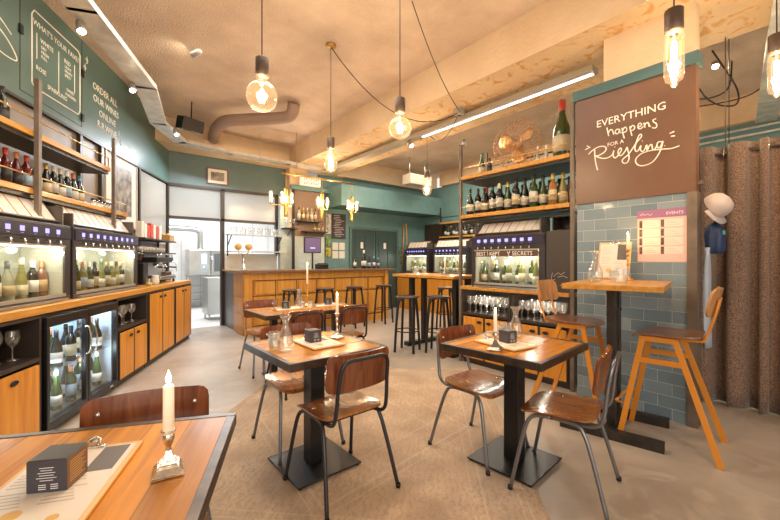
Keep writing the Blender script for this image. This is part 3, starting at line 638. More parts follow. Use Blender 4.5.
for row, z in enumerate((.457, .117)):
    for i in range(10):
        sp = spF[(i * 2 + row) % 6]; x = .12 + i * .098 + (0.0 if i < 5 else .02); yy = .12 + (i % 2) * .10
        bottle(L(.40 + x, -yy + .03, z), *sp, '%s wine bottle standing %s from the left on the fridge\'s %s shelf' % (GLN[sp[1]], ORD[i], ('upper', 'lower')[row]), 'wine bottles in the black fridge')
for u in (.66, 1.22): point('fridge_light', L(u, -.10, .86), 5.0, (.72, .86, 1), .02); point('fridge_light', L(u, -.07, .40), 2.2, (.72, .86, 1), .02)

# stemware
def make_wineglass(label, group):
    prof = [(0, .001), (.034, .001), (.034, .003), (.008, .008), (.0042, .02), (.004, .085), (.010, .095), (.028, .112), (.039, .14), (.040, .165), (.034, .205)]
    o = G().lathe(prof, n=16).build('wine_glass', stem_g); tag(o, label, 'glass', group); return o
wg = make_wineglass('first stem glass in the niche above the cropped oak door, counted from the fridge', 'stem glasses in the left wall niche'); wg.location = L(.30, -.12, .621)
for i, (u, v) in enumerate(((.20, -.16), (.10, -.12), (.0, -.16), (.30, -.34), (.20, -.36))): dup(wg, L(u, v, .621), 0, '%s stem glass in the niche above the cropped oak door, counted from the fridge' % ORD[i + 1], scale=(1.05, 1.05, 1.05))
for i, (u, v) in enumerate(((1.62, -.10), (1.74, -.13), (1.86, -.10), (1.98, -.13), (2.10, -.10), (1.66, -.30), (1.80, -.32), (1.94, -.30), (2.08, -.32))): dup(wg, L(u, v, .606), 0, '%s stem glass in the niche right of the fridge, %s row' % (ORD[i % 5 if i < 5 else i - 5], 'front' if i < 5 else 'back'), 'stem glasses in the niche beside the fridge')

# ------------------------------------------------------------------ wine dispensers
def dispenser(label, W, nd, ncards, loc, rz, H=.63, D=.46, header=False, lit=6, tilt=57):
    t = thing('wine_dispenser', label, 'wine dispenser', loc, rz); x0, x1 = -W / 2, W / 2; wt_ = .075 * 1
    g = G().box(x0, x1, .0, D, H - .17, H).box(x0, x1, 0, D, 0, .035).box(x0, x0 + .05, 0, D, .035, H - .17).box(x1 - wt_, x1, 0, D, .035, H - .17).build('casing', mat('aubergine_grey_casing', (.034, .027, .028), .35), t, bevel=.004)
    G().box(x0 + .05, x1 - wt_, .31, .33, .035, H - .17).box(x0 + .05, x0 + .056, .014, .31, .036, H - .171).box(x1 - wt_ - .006, x1 - wt_, .014, .31, .036, H - .171).box(x0 + .056, x1 - wt_ - .006, .014, .31, .035, .0365).build('lining', mat('pale_dispenser_lining', (.36, .34, .27), .35), t)
    G().box(-.01, .01, .02, .30, .037, H - .172).build('divider', pane_g, t)
    G().box(x0 + .055, x1 - wt_ - .005, .006, .012, .06, H - .185).build('pane', pane_g, t)
    g = G(); g.box(x0 + .045, x1 - wt_ + .005, -.004, .006, .036, .06).box(x0 + .045, x1 - wt_ + .005, -.004, .006, H - .185, H - .17).build('window_trim', mat('satin_trim', (.50, .46, .40), .35, .7), t)
    dp = G().box(x0 + .01, x1 - .01, -.012, 0, H - .115, H - .02).build('display_panel', mat('violet_black_panel', (.030, .025, .045), .25), t)
    for i in range(nd):
        x = x0 + .07 + (W - .19) * (i + .5) / nd
        G().box(x - .022, x + .022, -.0135, -.012, H - .082, H - .046).build('display', led_m, dp)
    g = G()
    for i in range(nd):
        x = x0 + .07 + (W - .19) * (i + .5) / nd
        for k in range(4): g.box(x - .014 + k * .008, x - .010 + k * .008, -.0135, -.012, H - .098, H - .094)
    g.build('buttons', mat('button_grey', (.4, .4, .45), .4), dp)
    for i in range(nd):
        x = x0 + .07 + (W - .19) * (i + .5) / nd
        G().tube([(x, -.002, H - .135), (x, -.028, H - .14), (x, -.034, H - .175)], .006, 6).build('tap', chrome_m, t)
    G().box(x0 + .06, x1 - wt_ - .01, .03, .045, H - .19, H - .172).build('light_strip', warmled_m, t)
    G().box(x0 + .055, x1 - wt_ - .005, -.03, .0, .005, .02).build('drip_tray', steel_m, t)
    # tilted card ledge on top
    M = Matrix.Translation((0, .05, H + .02)) @ Matrix.Rotation(R(tilt), 4, 'X')
    rk = G().box(x0 + .03, x1 - .06, 0, .23, -.012, 0, M).box(x0 + .03, x1 - .06, 0, .012, 0, .015, M).box(x0 + .03, x0 + .045, .02, .22, H - .0, H + .12).box(x1 - .075, x1 - .06, .02, .22, H, H + .16).build('card_ledge', mat('card_ledge_steel', (.10, .08, .07), .4), t)
    cols = [mat('card_edge_ochre', (.55, .33, .10), .6), mat('card_edge_red', (.42, .07, .07), .6), mat('card_edge_tan', (.5, .40, .28), .6)]
    for i in range(ncards):
        x = x0 + .05 + (W - .14) * (i + .5) / ncards; hw = (W - .14) / ncards * .485
        c = G().box(x - hw, x + hw, .014, .20, .001, .004, M).build('menu_card', cols[(i * (2 if header else 1)) % 2 if not header else (1, 0, 1, 1, 2, 0, 2, 0)[i % 8]], t)
        g = G().box(x - hw + .006, x + hw - .006, .020, .194, .0041, .005, M).build('card_paper', paper_m, c)
    if header:
        G().box(x0 + .055, x1 - wt_ - .005, .0, .0055, H - .255, H - .185).build('header_strip', mat('header_brown', (.10, .05, .035), .4), t)
        for wd_, ox in (('BEST', .075), ('KEPT', .27), ('SECRETS', .58)): merge_text([(wd_, .066, x0 + ox, H - .242, 'LEFT', 0)], chalk_m, 'header_lettering', t).location.y = -.001
        # glass and corkscrew icons
        gx = x0 + .535
        G().tube([(gx - .016, -.001, H - .195), (gx - .012, -.001, H - .212), (gx, -.001, H - .222), (gx + .012, -.001, H - .212), (gx + .016, -.001, H - .195)], .004, 5).tube([(gx, -.001, H - .222), (gx, -.001, H - .245)], .003, 5).tube([(gx - .01, -.001, H - .245), (gx + .01, -.001, H - .245)], .003, 5).build('glass_emblem', chalk_m, t)
        gx = x0 + .245
        G().tube([(gx, -.001, H - .19), (gx - .004, -.001, H - .21), (gx + .004, -.001, H - .225), (gx - .003, -.001, H - .245)], .003, 5).build('corkscrew_emblem', chalk_m, t)
    if lit: 
        p = Matrix.Translation(loc) @ Matrix.Rotation(rz, 4, 'Z') @ Vector((-.02, .09, H - .22)); point('dispenser_light', p, lit * 1.35, (1, .94, .80), .03)
        p = Matrix.Translation(loc) @ Matrix.Rotation(rz, 4, 'Z') @ Vector((W * .28, .10, H - .24)); point('dispenser_light', p, lit * .75, (1, .94, .80), .03)
    return t
m1 = dispenser('nearer wine dispenser on the left worktop, cropped by the photo edge', 1.12, 7, 7, L(.365, -.10, .981), RL, lit=3.2)
m2 = dispenser('farther wine dispenser on the left worktop, nearer the espresso machine', 1.30, 9, 10, L(1.615, -.10, .981), RL, lit=3.2)
for u, sp in ((.30, ('burgundy', 'clear', 'white', 'white')), (.42, ('bordeaux', 'dark', 'cream', 'cream')), (.54, ('burgundy', 'clear', 'black', 'tan')), (.68, ('flute', 'yellow', 'cream', 'cream')), (.80, ('bordeaux', 'dark', 'white', 'white')), (.905, ('bordeaux', 'rose', 'orange', 'tan')), (.16, ('bordeaux', 'amber', 'gold', 'cream'))):
    bottle(L(u - .10, -.24, 1.0182), *sp, '%s bottle with %s label inside the nearer left dispenser, %s top' % (GLN[sp[1]], sp[3], sp[2]), 'bottles in the nearer left dispenser', .98)
spM2 = [('bordeaux', 'yellow', 'gold', 'white'), ('flute', 'green', 'cream', 'cream'), ('bordeaux', 'yellow', 'orange', 'blue'), ('burgundy', 'green', 'white', 'white'), ('bordeaux', 'dark', 'black', 'cream'), ('flute', 'yellow', 'green', 'white'), ('bordeaux', 'green', 'gold', 'cream'), ('burgundy', 'yellow', 'cream', 'white'), ('bordeaux', 'yellow', 'black', 'cream'), ('bordeaux', 'green', 'orange', 'white')]
bottle_row(spM2, lambda i: L(1.075 + i * .106 + (.02 if i > 4 else 0), -.19, 1.0182), 'in the farther left dispenser', 'bottles in the farther left dispenser', .95)

# shelves above the left dispensers
def lshelf(label, u0, u1, z, v0=-.20, v1=-.50, rail=True):
    t = thing('wall_shelf', label, 'shelf', L(0, 0), RL)
    G().box(u0, u1, -v0, -v1, z - .045, z).build('board', oakx_m, t, bevel=.003)
    G().box(u0, u1, -v0 + .02, -v1, z - .075, z - .046).build('steel_tray', black_m, t)
    if rail: G().tube([(u0 + .03, -v0 + .01, z), (u0 + .03, -v0 + .01, z + .10), (u1 - .03, -v0 + .01, z + .10), (u1 - .03, -v0 + .01, z)], .006, 6).build('rail', brass_m, t)
    return t
lshelf('upper oak shelf with brass rail on the left wall', -1.2, 1.84, 2.33); lshelf('lower oak shelf with brass rail above the left dispensers', -1.2, 2.26, 1.88)
for u, z1, lab in ((.66, 2.74, 'nearer rusty steel post holding the left wall shelves'), (1.87, 2.66, 'farther thin steel post at the end of the upper left shelf')):
    p = G().box(u - .018, u + .018, .165, .198, 1.655, z1).build('shelf_post', postm, None, L(0, 0), RL); tag(p, lab, 'post')
for i, (u, sp) in enumerate(((.47, ('bordeaux', 'dark', 'black', 'cream')), (.58, ('burgundy', 'dark', 'black', 'black')))):
    bottle(L(u, -.36, 2.331), *sp, 'green-black wine bottle standing %s on the upper left shelf' % ORD[i], 'bottles on the upper left shelf', 1.0)
for i, (u, sp) in enumerate(((.50, ('bordeaux', 'red', 'red', 'black')), (.61, ('bordeaux', 'red', 'red', 'black')), (.72, ('burgundy', 'red', 'orange', 'black')), (.83, ('bordeaux', 'red', 'red', 'blue')), (.95, ('bordeaux', 'dark', 'gold', 'white')), (1.07, ('burgundy', 'dark', 'gold', 'cream')), (1.17, ('bordeaux', 'dark', 'cream', 'white')), (1.27, ('burgundy', 'dark', 'cream', 'white')), (1.37, ('bordeaux', 'dark', 'white', 'blue')), (1.47, ('burgundy', 'dark', 'orange', 'white')), (1.57, ('burgundy', 'dark', 'blue', 'cream')))):
    bottle(L(u, -.36, 1.881), *sp, '%s wine bottle with %s top, %s from the left above the card ledges' % (GLN[sp[1]], sp[2], ORD[i]), 'bottles on the lower left shelf', .98)
def make_jar(label):
    t = thing('spice_jar', label, 'jar'); G().lathe([(0, .002), (.022, 0), (.024, .01), (.024, .06), (.018, .07)], n=12).build('body', clear_g, t)
    G().lathe([(0, .004), (.021, .004), (.021, .045), (0, .045)], n=10).build('contents', gold_m, t); G().lathe([(.0245, .015), (.0248, .015), (.0248, .045), (.0245, .045)], n=12).build('jar_label', paper_m, t); G().lathe([(.019, .068), (.019, .088), (0, .088)], n=12).build('lid', black_m, t); return t
j = make_jar('first small labelled jar at the far end of the lower left shelf'); put(j, *L(1.70, -.30, 1.881))
for i in range(6): dup(j, L(1.775 + i * .072, -.30, 1.881), 0, '%s small labelled jar at the far end of the lower left shelf' % ORD[i + 1], 'spice jars on the lower left shelf')
j['group'] = 'spice jars on the lower left shelf'
# framed picture on left wall
def frame(name, label, w, h, loc, rz, m, inner, mat_w=.08, rot=None, sketch=None):
    t = thing(name, label, 'picture', loc, rz, rot=rot); e = .02
    G().box(-w / 2, w / 2, -.025, 0, -h / 2, -h / 2 + e).box(-w / 2, w / 2, -.025, 0, h / 2 - e, h / 2).box(-w / 2, -w / 2 + e, -.025, 0, -h / 2 + e, h / 2 - e).box(w / 2 - e, w / 2, -.025, 0, -h / 2 + e, h / 2 - e).build('frame', m, t)
    G().box(-w / 2 + e, w / 2 - e, -.012, 0, -h / 2 + e, h / 2 - e).build('mount', paper_m, t)
    G().box(-w / 2 + mat_w, w / 2 - mat_w, -.014, -.012, -h / 2 + mat_w, h / 2 - mat_w).build('print', inner, t); return t
photo_m = mat('grey_photograph', (.22, .19, .16), .4, var=.9, vscale=9)
frame('framed_picture', 'large white framed black and white photograph on the left wall', .92, 1.0, L(3.03, -.595, 2.27), RL, mat('pale_frame', (.55, .50, .42), .4), photo_m, .17)
frame('framed_picture', 'small dark framed photograph on the green wall above the frosted windows', .40, .32, (1.98, 7.938, 2.99), 0, mat('mahogany_frame', (.14, .06, .04), .4), photo_m, .075)

# chalk menu writing on the green wall
lt = thing('chalk_menu', 'chalk outlined menu of favourites written on the green wall panel', 'wall lettering', L(0, -.568), RL)
pts = [(1.245, 2.95), (1.245, 3.58), (1.275, 3.63), (1.96, 3.63), (2.0, 3.60), (2.0, 2.98), (1.97, 2.93), (1.28, 2.92)]
G().tube([(x, 0, z) for x, z in pts], .006, 5, True).build('outline', chalk_m, lt)
for ln_ in [("WHAT'S YOUR FAVE?", .075, 1.62, 3.50, 'CENTER', 0), ('WHITE', .06, 1.36, 3.38, 'LEFT', 0), ('RED', .06, 1.72, 3.38, 'LEFT', 0), ('ROSE', .06, 1.30, 3.10, 'LEFT', 0), ('SPARKLING', .06, 1.46, 2.99, 'LEFT', 0), ('SWEET', .045, 1.76, 3.10, 'LEFT', 0), ('FORTIFIED', .040, 1.74, 3.05, 'LEFT', 0),
            ('DRY', .04, 1.37, 3.33, 'LEFT', 0), ('FRESH', .04, 1.37, 3.285, 'LEFT', 0), ('FULL', .04, 1.37, 3.24, 'LEFT', 0), ('LIGHT', .04, 1.73, 3.33, 'LEFT', 0), ('FRUITY', .04, 1.73, 3.285, 'LEFT', 0), ('SPICY', .04, 1.73, 3.24, 'LEFT', 0)]: merge_text([ln_], chalk_m, 'lettering', lt)
g = G()
for x, a, b in ((1.31, 3.2, 3.44), (1.63, 3.02, 3.44), (1.90, 3.14, 3.44)): g.tube([(x, 0, a), (x, 0, b)], .004, 5)
g.build('rule_lines', chalk_m, lt)
lt = thing('chalk_notice', 'white capitals reading ORDER ALL OUR WINES ONLINE on the green wall', 'wall lettering', L(0, -.568), RL)
for ln_ in [('ORDER ALL', .115, 2.26, 3.36, 'LEFT', 0), ('OUR WINES', .115, 2.27, 3.22, 'LEFT', 0), ('ONLINE', .115, 2.40, 3.08, 'LEFT', 0), ('R.R.WINE', .115, 2.36, 2.94, 'LEFT', 0)]: merge_text([ln_], chalk_m, 'lettering', lt)
g = G()
for x, z in ((2.14, 3.62), (2.10, 3.52), (2.90, 3.02), (2.95, 2.92)): g.tube([(x - .03, 0, z), (x + .03, 0, z)], .005, 4).tube([(x, 0, z - .04), (x, 0, z + .04)], .005, 4)
g.build('stars', chalk_m, lt)
g = G()
for i, (a, b) in enumerate(((0, .20), (0, .24), (.03, .2))): g.box(3.22 + a, 3.22 + b, -.001, .001, 2.93 - i * .045, 2.94 - i * .045)
g.build('small_print', chalk_m, lt)
lt = thing('chalk_drawing', 'curved chalk drawing on the green wall at the photo edge', 'wall lettering', L(0, -.568), RL)
G().tube(smooth_path([(.70, 0, 3.18), (.85, 0, 3.22), (1.0, 0, 3.14), (1.06, 0, 3.05), (.92, 0, 3.03), (.75, 0, 3.06)], 5), .006, 5).tube(smooth_path([(.72, 0, 3.30), (.86, 0, 3.31), (1.0, 0, 3.24)], 5), .005, 5).build('strokes', chalk_m, lt)

# ------------------------------------------------------------------ coffee corner
cs = thing('coffee_shelf', 'grey steel two tier shelf beside the espresso machine', 'shelf', L(0, 0), RL)
for z in (1.64, 1.44): G().box(3.04, 4.35, .30, .585, z - .02, z).build('shelf_board', dark_m, cs)
for u in (3.06, 4.33): G().box(u - .012, u + .012, .56, .59, 1.40, 1.76).build('bracket', dark_m, cs)
pk = mat('white_packet', (.72, .68, .62), .5)
for i, (u, m_, n_) in enumerate(((3.12, paper_m, 'cream'), (3.23, pk, 'white'), (3.34, red_m, 'red'), (3.45, red_m, 'red'), (3.56, pk, 'white'), (3.67, red_m, 'red'), (3.80, pk, 'white'))):
    o = G().box(-.045, .045, -.04, .04, 0, .23 - .02 * (i % 3)).build('coffee_packet', m_, None, L(u, -.40, 1.641), RL, .006); tag(o, '%s coffee packet, %s from the left on the shelf beside the framed photograph' % (n_, ORD[i]), 'packet', 'packets on the coffee shelf')
tr = mat('tray_wood', (.50, .28, .10), .5)
o = thing('fruit_crate', 'small wooden crate of fruit and greenery at the end of the coffee shelf', 'crate', L(4.20, -.42, 1.641), RL)
G().box(-.12, .12, -.1, .1, 0, .01).box(-.12, .12, -.1, -.09, .01, .10).box(-.12, .12, .09, .1, .01, .10).box(-.12, -.11, -.1, .1, .01, .10).box(.11, .12, -.1, .1, .01, .10).build('crate', tr, o)
for k, (x, y) in enumerate(((-.05, -.03), (.05, -.02), (0, .04), (.06, .05), (-.06, .05))): G().lathe([(0, -.035), (.024, -.027), (.035, 0), (.024, .027), (0, .035)], x, y, .055 + .045 * (k % 2), 10).build('orange_fruit', mat('orange_peel', (.75, .32, .05), .5), o)
def leafclump(n, r, h, lw, seed, m=None):
    rn = random.Random(seed); g = G()
    for i in range(n):
        a = rn.random() * 2 * PI; e = rn.uniform(.2, 1.3); q = Vector((math.cos(a) * math.cos(e), math.sin(a) * math.cos(e), math.sin(e))); side = q.cross(Vector((0, 0, 1))).normalized() * lw; ln = rn.uniform(.5, 1) * r
        p0 = Vector((0, 0, h)); p1 = p0 + q * ln * .6; p2 = p0 + q * ln + Vector((0, 0, -.03)); g.add([p0, p1 + side, p2, p1 - side], [(0, 1, 2, 3)])
    return g
leaf_m = mat('leaf_green', (.10, .20, .05), .5)
t = thing('potted_herb', 'small green potted herb on top of the coffee shelf', 'plant', L(3.955, -.46, 1.641), RL); G().lathe([(0, 0), (.03, 0), (.042, .08), (.036, .08), (0, .07)], n=12).build('pot', dark_m, t); leafclump(70, .09, .09, .012, 3).build('leaves', leaf_m, t)
mug_m = mat('white_china', (.75, .73, .70), .25)
mug = thing('coffee_cup', 'first white cup from the left on the lower coffee shelf', 'cup', L(3.18, -.42, 1.441), RL, 'cups on the lower coffee shelf')
G().lathe([(0, 0), (.025, 0), (.036, .05), (.038, .075), (.035, .075), (.03, .01), (0, .01)], n=12).build('body', mug_m, mug); G().tube([(.036, 0, .06), (.055, 0, .055), (.055, 0, .03), (.033, 0, .022)], .004, 5).build('handle', mug_m, mug)
for i in range(8): dup(mug, L(3.30 + i * .11, -.42, 1.441), RL + i, '%s white cup from the left on the lower coffee shelf' % ORD[i + 1])
em = thing('espresso_machine', 'chrome and black espresso machine at the far end of the left worktop', 'espresso machine', L(3.50, -.32, .981), RL)
G().box(-.36, .30, -.18, .22, .05, .10).box(-.36, .30, .02, .22, .10, .30).build('body', steel_m, em, bevel=.01)
G().box(-.37, .31, -.14, .22, .30, .38).build('top_housing', black_m, em, bevel=.01); G().box(-.33, .27, -.17, .0, .101, .11).build('drip_tray', chrome_m, em)
for x in (-.2, .12):
    gh = G().lathe([(.035, 0), (.038, .05), (.03, .055)], x, -.06, .235, 12).build('group_head', chrome_m, em); G().tube([(x, -.09, .235), (x, -.24, .225)], .012, 8).build('portafilter', black_m, gh)
for x in (-.32, .26): G().tube(smooth_path([(x, -.12, .32), (x, -.19, .28), (x, -.2, .16)], 3), .005, 6).build('steam_wand', chrome_m, em)
for x in (-.34, .28):
    for y in (-.15, .19): G().lathe([(0, 0), (.02, 0), (.015, .05), (0, .05)], x, y, 0, 8).build('foot', black_m, em)
G().tube([(-.34, -.13, .42), (.28, -.13, .42)], .006, 6).tube([(-.34, -.13, .38), (-.34, -.13, .42)], .006, 6).tube([(.28, -.13, .38), (.28, -.13, .42)], .006, 6).build('cup_rail', chrome_m, em)
gr = thing('coffee_grinder', 'black coffee grinder between dispenser and espresso machine', 'grinder', L(2.95, -.36, .981), RL); G().box(-.08, .08, -.1, .1, 0, .30).build('body', black_m, gr, bevel=.01); G().lathe([(.03, .30), (.075, .40), (.075, .46), (0, .46)], n=12).build('hopper', glass('smoked', (.45, .36, .28), 1, .1, .5), gr)
pit = thing('milk_jug', 'yellow tinted glass jug standing right of the far dispenser', 'jug', L(2.62, -.10, .981), RL); G().lathe([(0, .002), (.035, 0), (.04, .04), (.036, .08), (.034, .10)], n=14).build('body', clear_g, pit); G().lathe([(0, .005), (.035, .005), (.037, .045), (0, .05)], n=12).build('juice', mat('yellow_juice', (.75, .50, .08), .3), pit)
jg = thing('jug', 'white pitcher on the left worktop before the espresso machine', 'jug', L(2.88, -.12, .981), RL); G().lathe([(0, 0), (.045, 0), (.05, .05), (.042, .11), (.046, .13), (.042, .13), (.038, .11), (.0, .02)], n=14).build('body', mug_m, jg); G().tube([(.044, 0, .11), (.075, 0, .10), (.075, 0, .05), (.048, 0, .03)], .006, 6).build('handle', mug_m, jg)
nb = G(); cab_shell(nb, -.45, .45, 0, .15, .22, .016, 0); nb.box(-.008, .008, 0, .21, .016, .134).box(-.24, -.224, 0, .21, .016, .134).box(.22, .236, 0, .21, .016, .134); o = nb.build('pigeonhole_box', bartop_m, None, L(3.98, -.30, .981), RL); o.scale = (.28, 1, 1); tag(o, 'dark wooden pigeonhole box at the kitchen end of the left worktop', 'box')

# ------------------------------------------------------------------ kitchen things
ov = thing('combi_oven', 'stainless steel oven with blue display in the kitchen', 'oven', (2.40, 11.15, 0))
G().box(-.34, .20, -.02, .5, .90, 1.60).build('body', steel_m, ov, bevel=.01)
G().box(.21, .56, -.02, .4, .90, 1.60).build('side_oven', steel_m, ov, bevel=.01); G().box(.29, .50, -.03, -.02, 1.0, 1.5).build('oven_window', mat('smoked_window', (.10, .11, .11), .15), ov)
G().box(-.06, .12, -.03, -.02, 1.02, 1.52).build('control_panel', mat('control_panel_grey', (.35, .38, .42), .3), ov); G().box(-.03, .09, -.034, -.03, 1.22, 1.48).build('display', mat('blue_display', (.3, .45, .8), .3, emit=(.35, .55, 1), es=1.2), ov); G().lathe([(0, 0), (.03, 0), (.03, .02), (0, .02)], n=12).build('dial', chrome_m, ov, (.03, -.03, 1.11), rot=(PI / 2, 0, 0))
G().tube([(.235, -.05, 1.05), (.235, -.05, 1.45)], .012, 6).build('handle', chrome_m, ov)
g = G()
for x in (-.32, .18, .54):
    for y in (.0, .4): g.box(x - .015, x + .015, y, y + .03, 0, .9)
for z in (.2, .4, .6, .86): g.box(-.33, .55, 0, .42, z, z + .015)
g.build('stand', steel_m, ov)
dc = G().tube(smooth_path([(2.37, 11.3, 1.62), (2.37, 11.3, 1.98), (2.34, 11.3, 2.10), (2.22, 11.3, 2.16), (1.9, 11.3, 2.17), (.2, 11.3, 2.20)], 5), .075, 12).build('extract_duct', steel_m); tag(dc, 'shiny bent extract duct rising from the kitchen oven', 'duct')
for nm, x0, x1, lab in (('kitchen_cabinet', 1.98, 2.48, 'free standing stainless steel cabinet in the kitchen doorway'),):
    t = thing(nm, lab, 'cabinet', (0, 0, 0)); G().box(x0, x1, 8.75, 9.25, .12, .93).build('body', steel_m, t, bevel=.006)
    for x in (x0 + .05, x1 - .05):
        for y in (8.8, 9.2): G().lathe([(0, 0), (.018, 0), (.018, .12), (0, .12)], x, y, 0, 8).build('leg', steel_m, t)
t = thing('kitchen_shelf', 'white wall shelves stacked with plates at the left of the kitchen', 'shelf', (0, 0, 0))
for z in (1.05, 1.45): G().box(.2, 1.75, 11.55, 11.88, z - .03, z).build('shelf_board', steel_m, t)
G().box(.2, 1.75, 11.2, 11.88, .84, .88).box(.22, .26, 11.22, 11.26, 0, .84).box(1.69, 1.73, 11.22, 11.26, 0, .84).box(.26, 1.7, 11.25, 11.8, .3, .33).build('bench', steel_m, t)
pl = G()
for k in range(6): pl.lathe([(0, 0), (.08, 0), (.12, .012), (.115, .014), (0, .008)], 0, 0, k * .012, 14)
for i, (x, z) in enumerate(((.45, 1.05), (.85, 1.05), (1.3, 1.05), (.55, 1.45), (1.0, 1.45), (1.45, 1.45), (.7, .88), (1.25, .88))):
    o = pl.build('plate_stack', mug_m, None, (x, 11.7, z + .001)); tag(o, 'stack of white plates on the kitchen %s, %s from the left' % ({1.05: 'lower shelf', 1.45: 'upper shelf', .88: 'bench'}[z], ORD[(0, 1, 2, 0, 1, 2, 0, 1)[i]]), 'plates', 'plate stacks in the kitchen')
# hatch shelves with glasses
t = thing('glass_shelf', 'two tier steel shelf of drinking glasses in the kitchen hatch', 'shelf', (0, 0, 0))
for z in (1.84, 1.50): G().box(2.12, 3.22, 7.60, 7.90, z - .02, z).build('shelf_board', steel_m, t)
for x in (2.16, 3.19): G().tube([(x, 7.9, 1.40), (x, 7.9, 1.84), (x, 7.62, 1.82), (x, 7.9, 1.60)], .012, 6).build('bracket', dark_m, t)
hg = G().lathe([(0, .002), (.030, 0), (.034, .14), (.032, .14), (.028, .012), (0, .012)], n=12).build('highball_glass', clear_g, None, (2.2, 7.72, 1.841)); tag(hg, 'first highball glass from the left on the upper hatch shelf', 'glass', 'highball glasses on the hatch shelf')
for i in range(1, 12): dup(hg, (2.2 + .085 * i, 7.70 + .05 * (i % 2), 1.841), 0, '%s highball glass from the left on the upper hatch shelf' % ORD[i])
sh = thing('bar_glass_shelf', 'small dark shelf of glasses on the tiled wall left of the liquor', 'shelf', (0, 0, 0)); G().box(3.24, 3.54, 7.55, 7.80, 2.0, 2.02).build('board', dark_m, sh); G().tube([(3.39, 7.79, 1.86), (3.39, 7.6, 2.0)], .008, 6).build('bracket', dark_m, sh)
for i in range(3): dup(wg, (3.29 + .1 * i, 7.66, 2.021), 0, '%s stem glass from the left on the small shelf above the bar tiles' % ORD[i], 'stem glasses above the bar tiles')

# ------------------------------------------------------------------ bar
bar = thing('bar_counter', 'long honey oak panelled bar with dark wooden top', 'bar counter', (0, 0, 0))
G().box(2.12, 5.22, 6.60, 7.05, .10, 1.09).build('body', baroak_m, bar)
G().box(2.06, 2.20, 6.53, 7.05, 0, 1.09).box(2.06, 5.24, 6.55, 6.60, 0, .12).box(5.14, 5.24, 6.53, 7.05, 0, 1.09).box(2.20, 5.14, 6.565, 6.60, .96, 1.09).build('plinth_and_posts', baroak_m, bar, bevel=.004)
G().box(1.98, 5.40, 6.44, 7.12, 1.09, 1.135).build('bar_top', bartop_m, bar, bevel=.006)
for i in range(7):
    x0 = 2.26 + i * .412; wv_ = .36
    g = G().box(x0, x0 + wv_, 6.572, 6.60, .70, .93).build('front_panel', baroak_m, bar, bevel=.008)
    g = G().box(x0, x0 + wv_, 6.572, 6.60, .17, .64).build('front_panel', baroak_m, bar, bevel=.008)
g = G()
for z0, z1 in ((.70, .93), (.42, .64), (.16, .36)): G().box(2.045, 2.06, 6.60, 6.98, z0, z1).build('end_panel', baroak_m, bar, bevel=.006)
g = G()
for z in (.675, .95, .145): g.box(2.2, 5.14, 6.597, 6.5995, z - .006, z + .006)
for i in range(8): g.box(2.225 + i * .412, 2.237 + i * .412, 6.597, 6.5995, .15, .95)
g.build('panel_gap', dark_m, bar)
wi = thing('bar_wing', 'steel and oak side cabinet joining the bar to the kitchen wall', 'cabinet', (0, 0, 0)); G().box(2.10, 2.55, 7.25, 7.90, 0, 1.10).build('steel_body', mat('dull_dark_steel', (.16, .14, .14), .35, .6), wi, bevel=.004); G().box(2.09, 2.5, 7.13, 7.245, 0, 1.10).build('oak_side', oak_m, wi); G().box(2.06, 2.6, 7.125, 7.91, 1.10, 1.13).build('top', oakx_m, wi)
bk = G().box(2.62, 5.3, 7.33, 7.70, 0, .95).build('back_bar', dark_m, None, bevel=.004); tag(bk, 'dark low cabinet behind the bar under the liquor shelves', 'cabinet')
# beer tap
bt = thing('beer_tap', 'chrome beer tap with two round amber badges on the bar', 'beer tap', (2.13, 6.80, 1.136)); G().lathe([(0, 0), (.06, 0), (.055, .02), (.03, .04), (.03, .28), (.045, .31), (0, .32)], n=14).build('column', chrome_m, bt)
for x in (-.10, .08): q = G().lathe([(0, -.015), (.06, -.015), (.06, .015), (0, .015)], n=18).build('badge', gold_m, bt, (x, -.03, .42), rot=(PI / 2, 0, 0)); G().tube([(x * .8, -.02, .29), (x, -.025, .37)], .01, 6).build('tap_handle', chrome_m, bt)
# bottles and stuff on bar
for i, (x, sp, s) in enumerate(((4.50, ('bordeaux', 'dark', 'black', 'white'), .9), (4.74, ('burgundy', 'dark', 'cream', 'white'), 1.35), (4.88, ('burgundy', 'dark', 'black', 'blue'), 1.0), (5.02, ('bordeaux', 'dark', 'blue', 'white'), .9), (5.14, ('bordeaux', 'dark', 'blue', 'blue'), .8))):
    bottle((x, 6.78, 1.136), *sp, '%s bottle with %s label, %s from the left on the bar top' % (GLN[sp[1]], sp[3], ORD[i]), 'bottles on the bar top', s)
pt = thing('card_terminal', 'small black till printer on the bar under the screen', 'till', (3.78, 6.95, 1.136)); G().box(-.12, .12, -.08, .08, 0, .10).build('body', black_m, pt, bevel=.01); G().box(-.1, .1, -.06, .0, .10, .12).build('keys', dark_m, pt)
pm = thing('till_screen', 'dark till monitor on a stand behind the bar', 'monitor', (3.72, 7.25, .951)); G().box(-.20, .20, -.02, .02, .52, .86).build('housing', black_m, pm, bevel=.008); G().box(-.18, .18, -.024, -.02, .54, .84).build('screen', mat('dim_violet_screen', (.12, .08, .14), .25, emit=(.35, .25, .5), es=.15), pm); G().tube([(0, 0, 0), (0, 0, .6)], .02, 8).lathe([(0, 0), (.1, 0), (.1, .015), (0, .015)], 0, 0, 0, 14).build('stand', black_m, pm)
G().box(-.06, .05, -.0255, -.0245, .62, .635).build('screen_line', mat('pale_blue_print', (.4, .6, .9), .5, emit=(.4, .6, 1), es=1), pm)
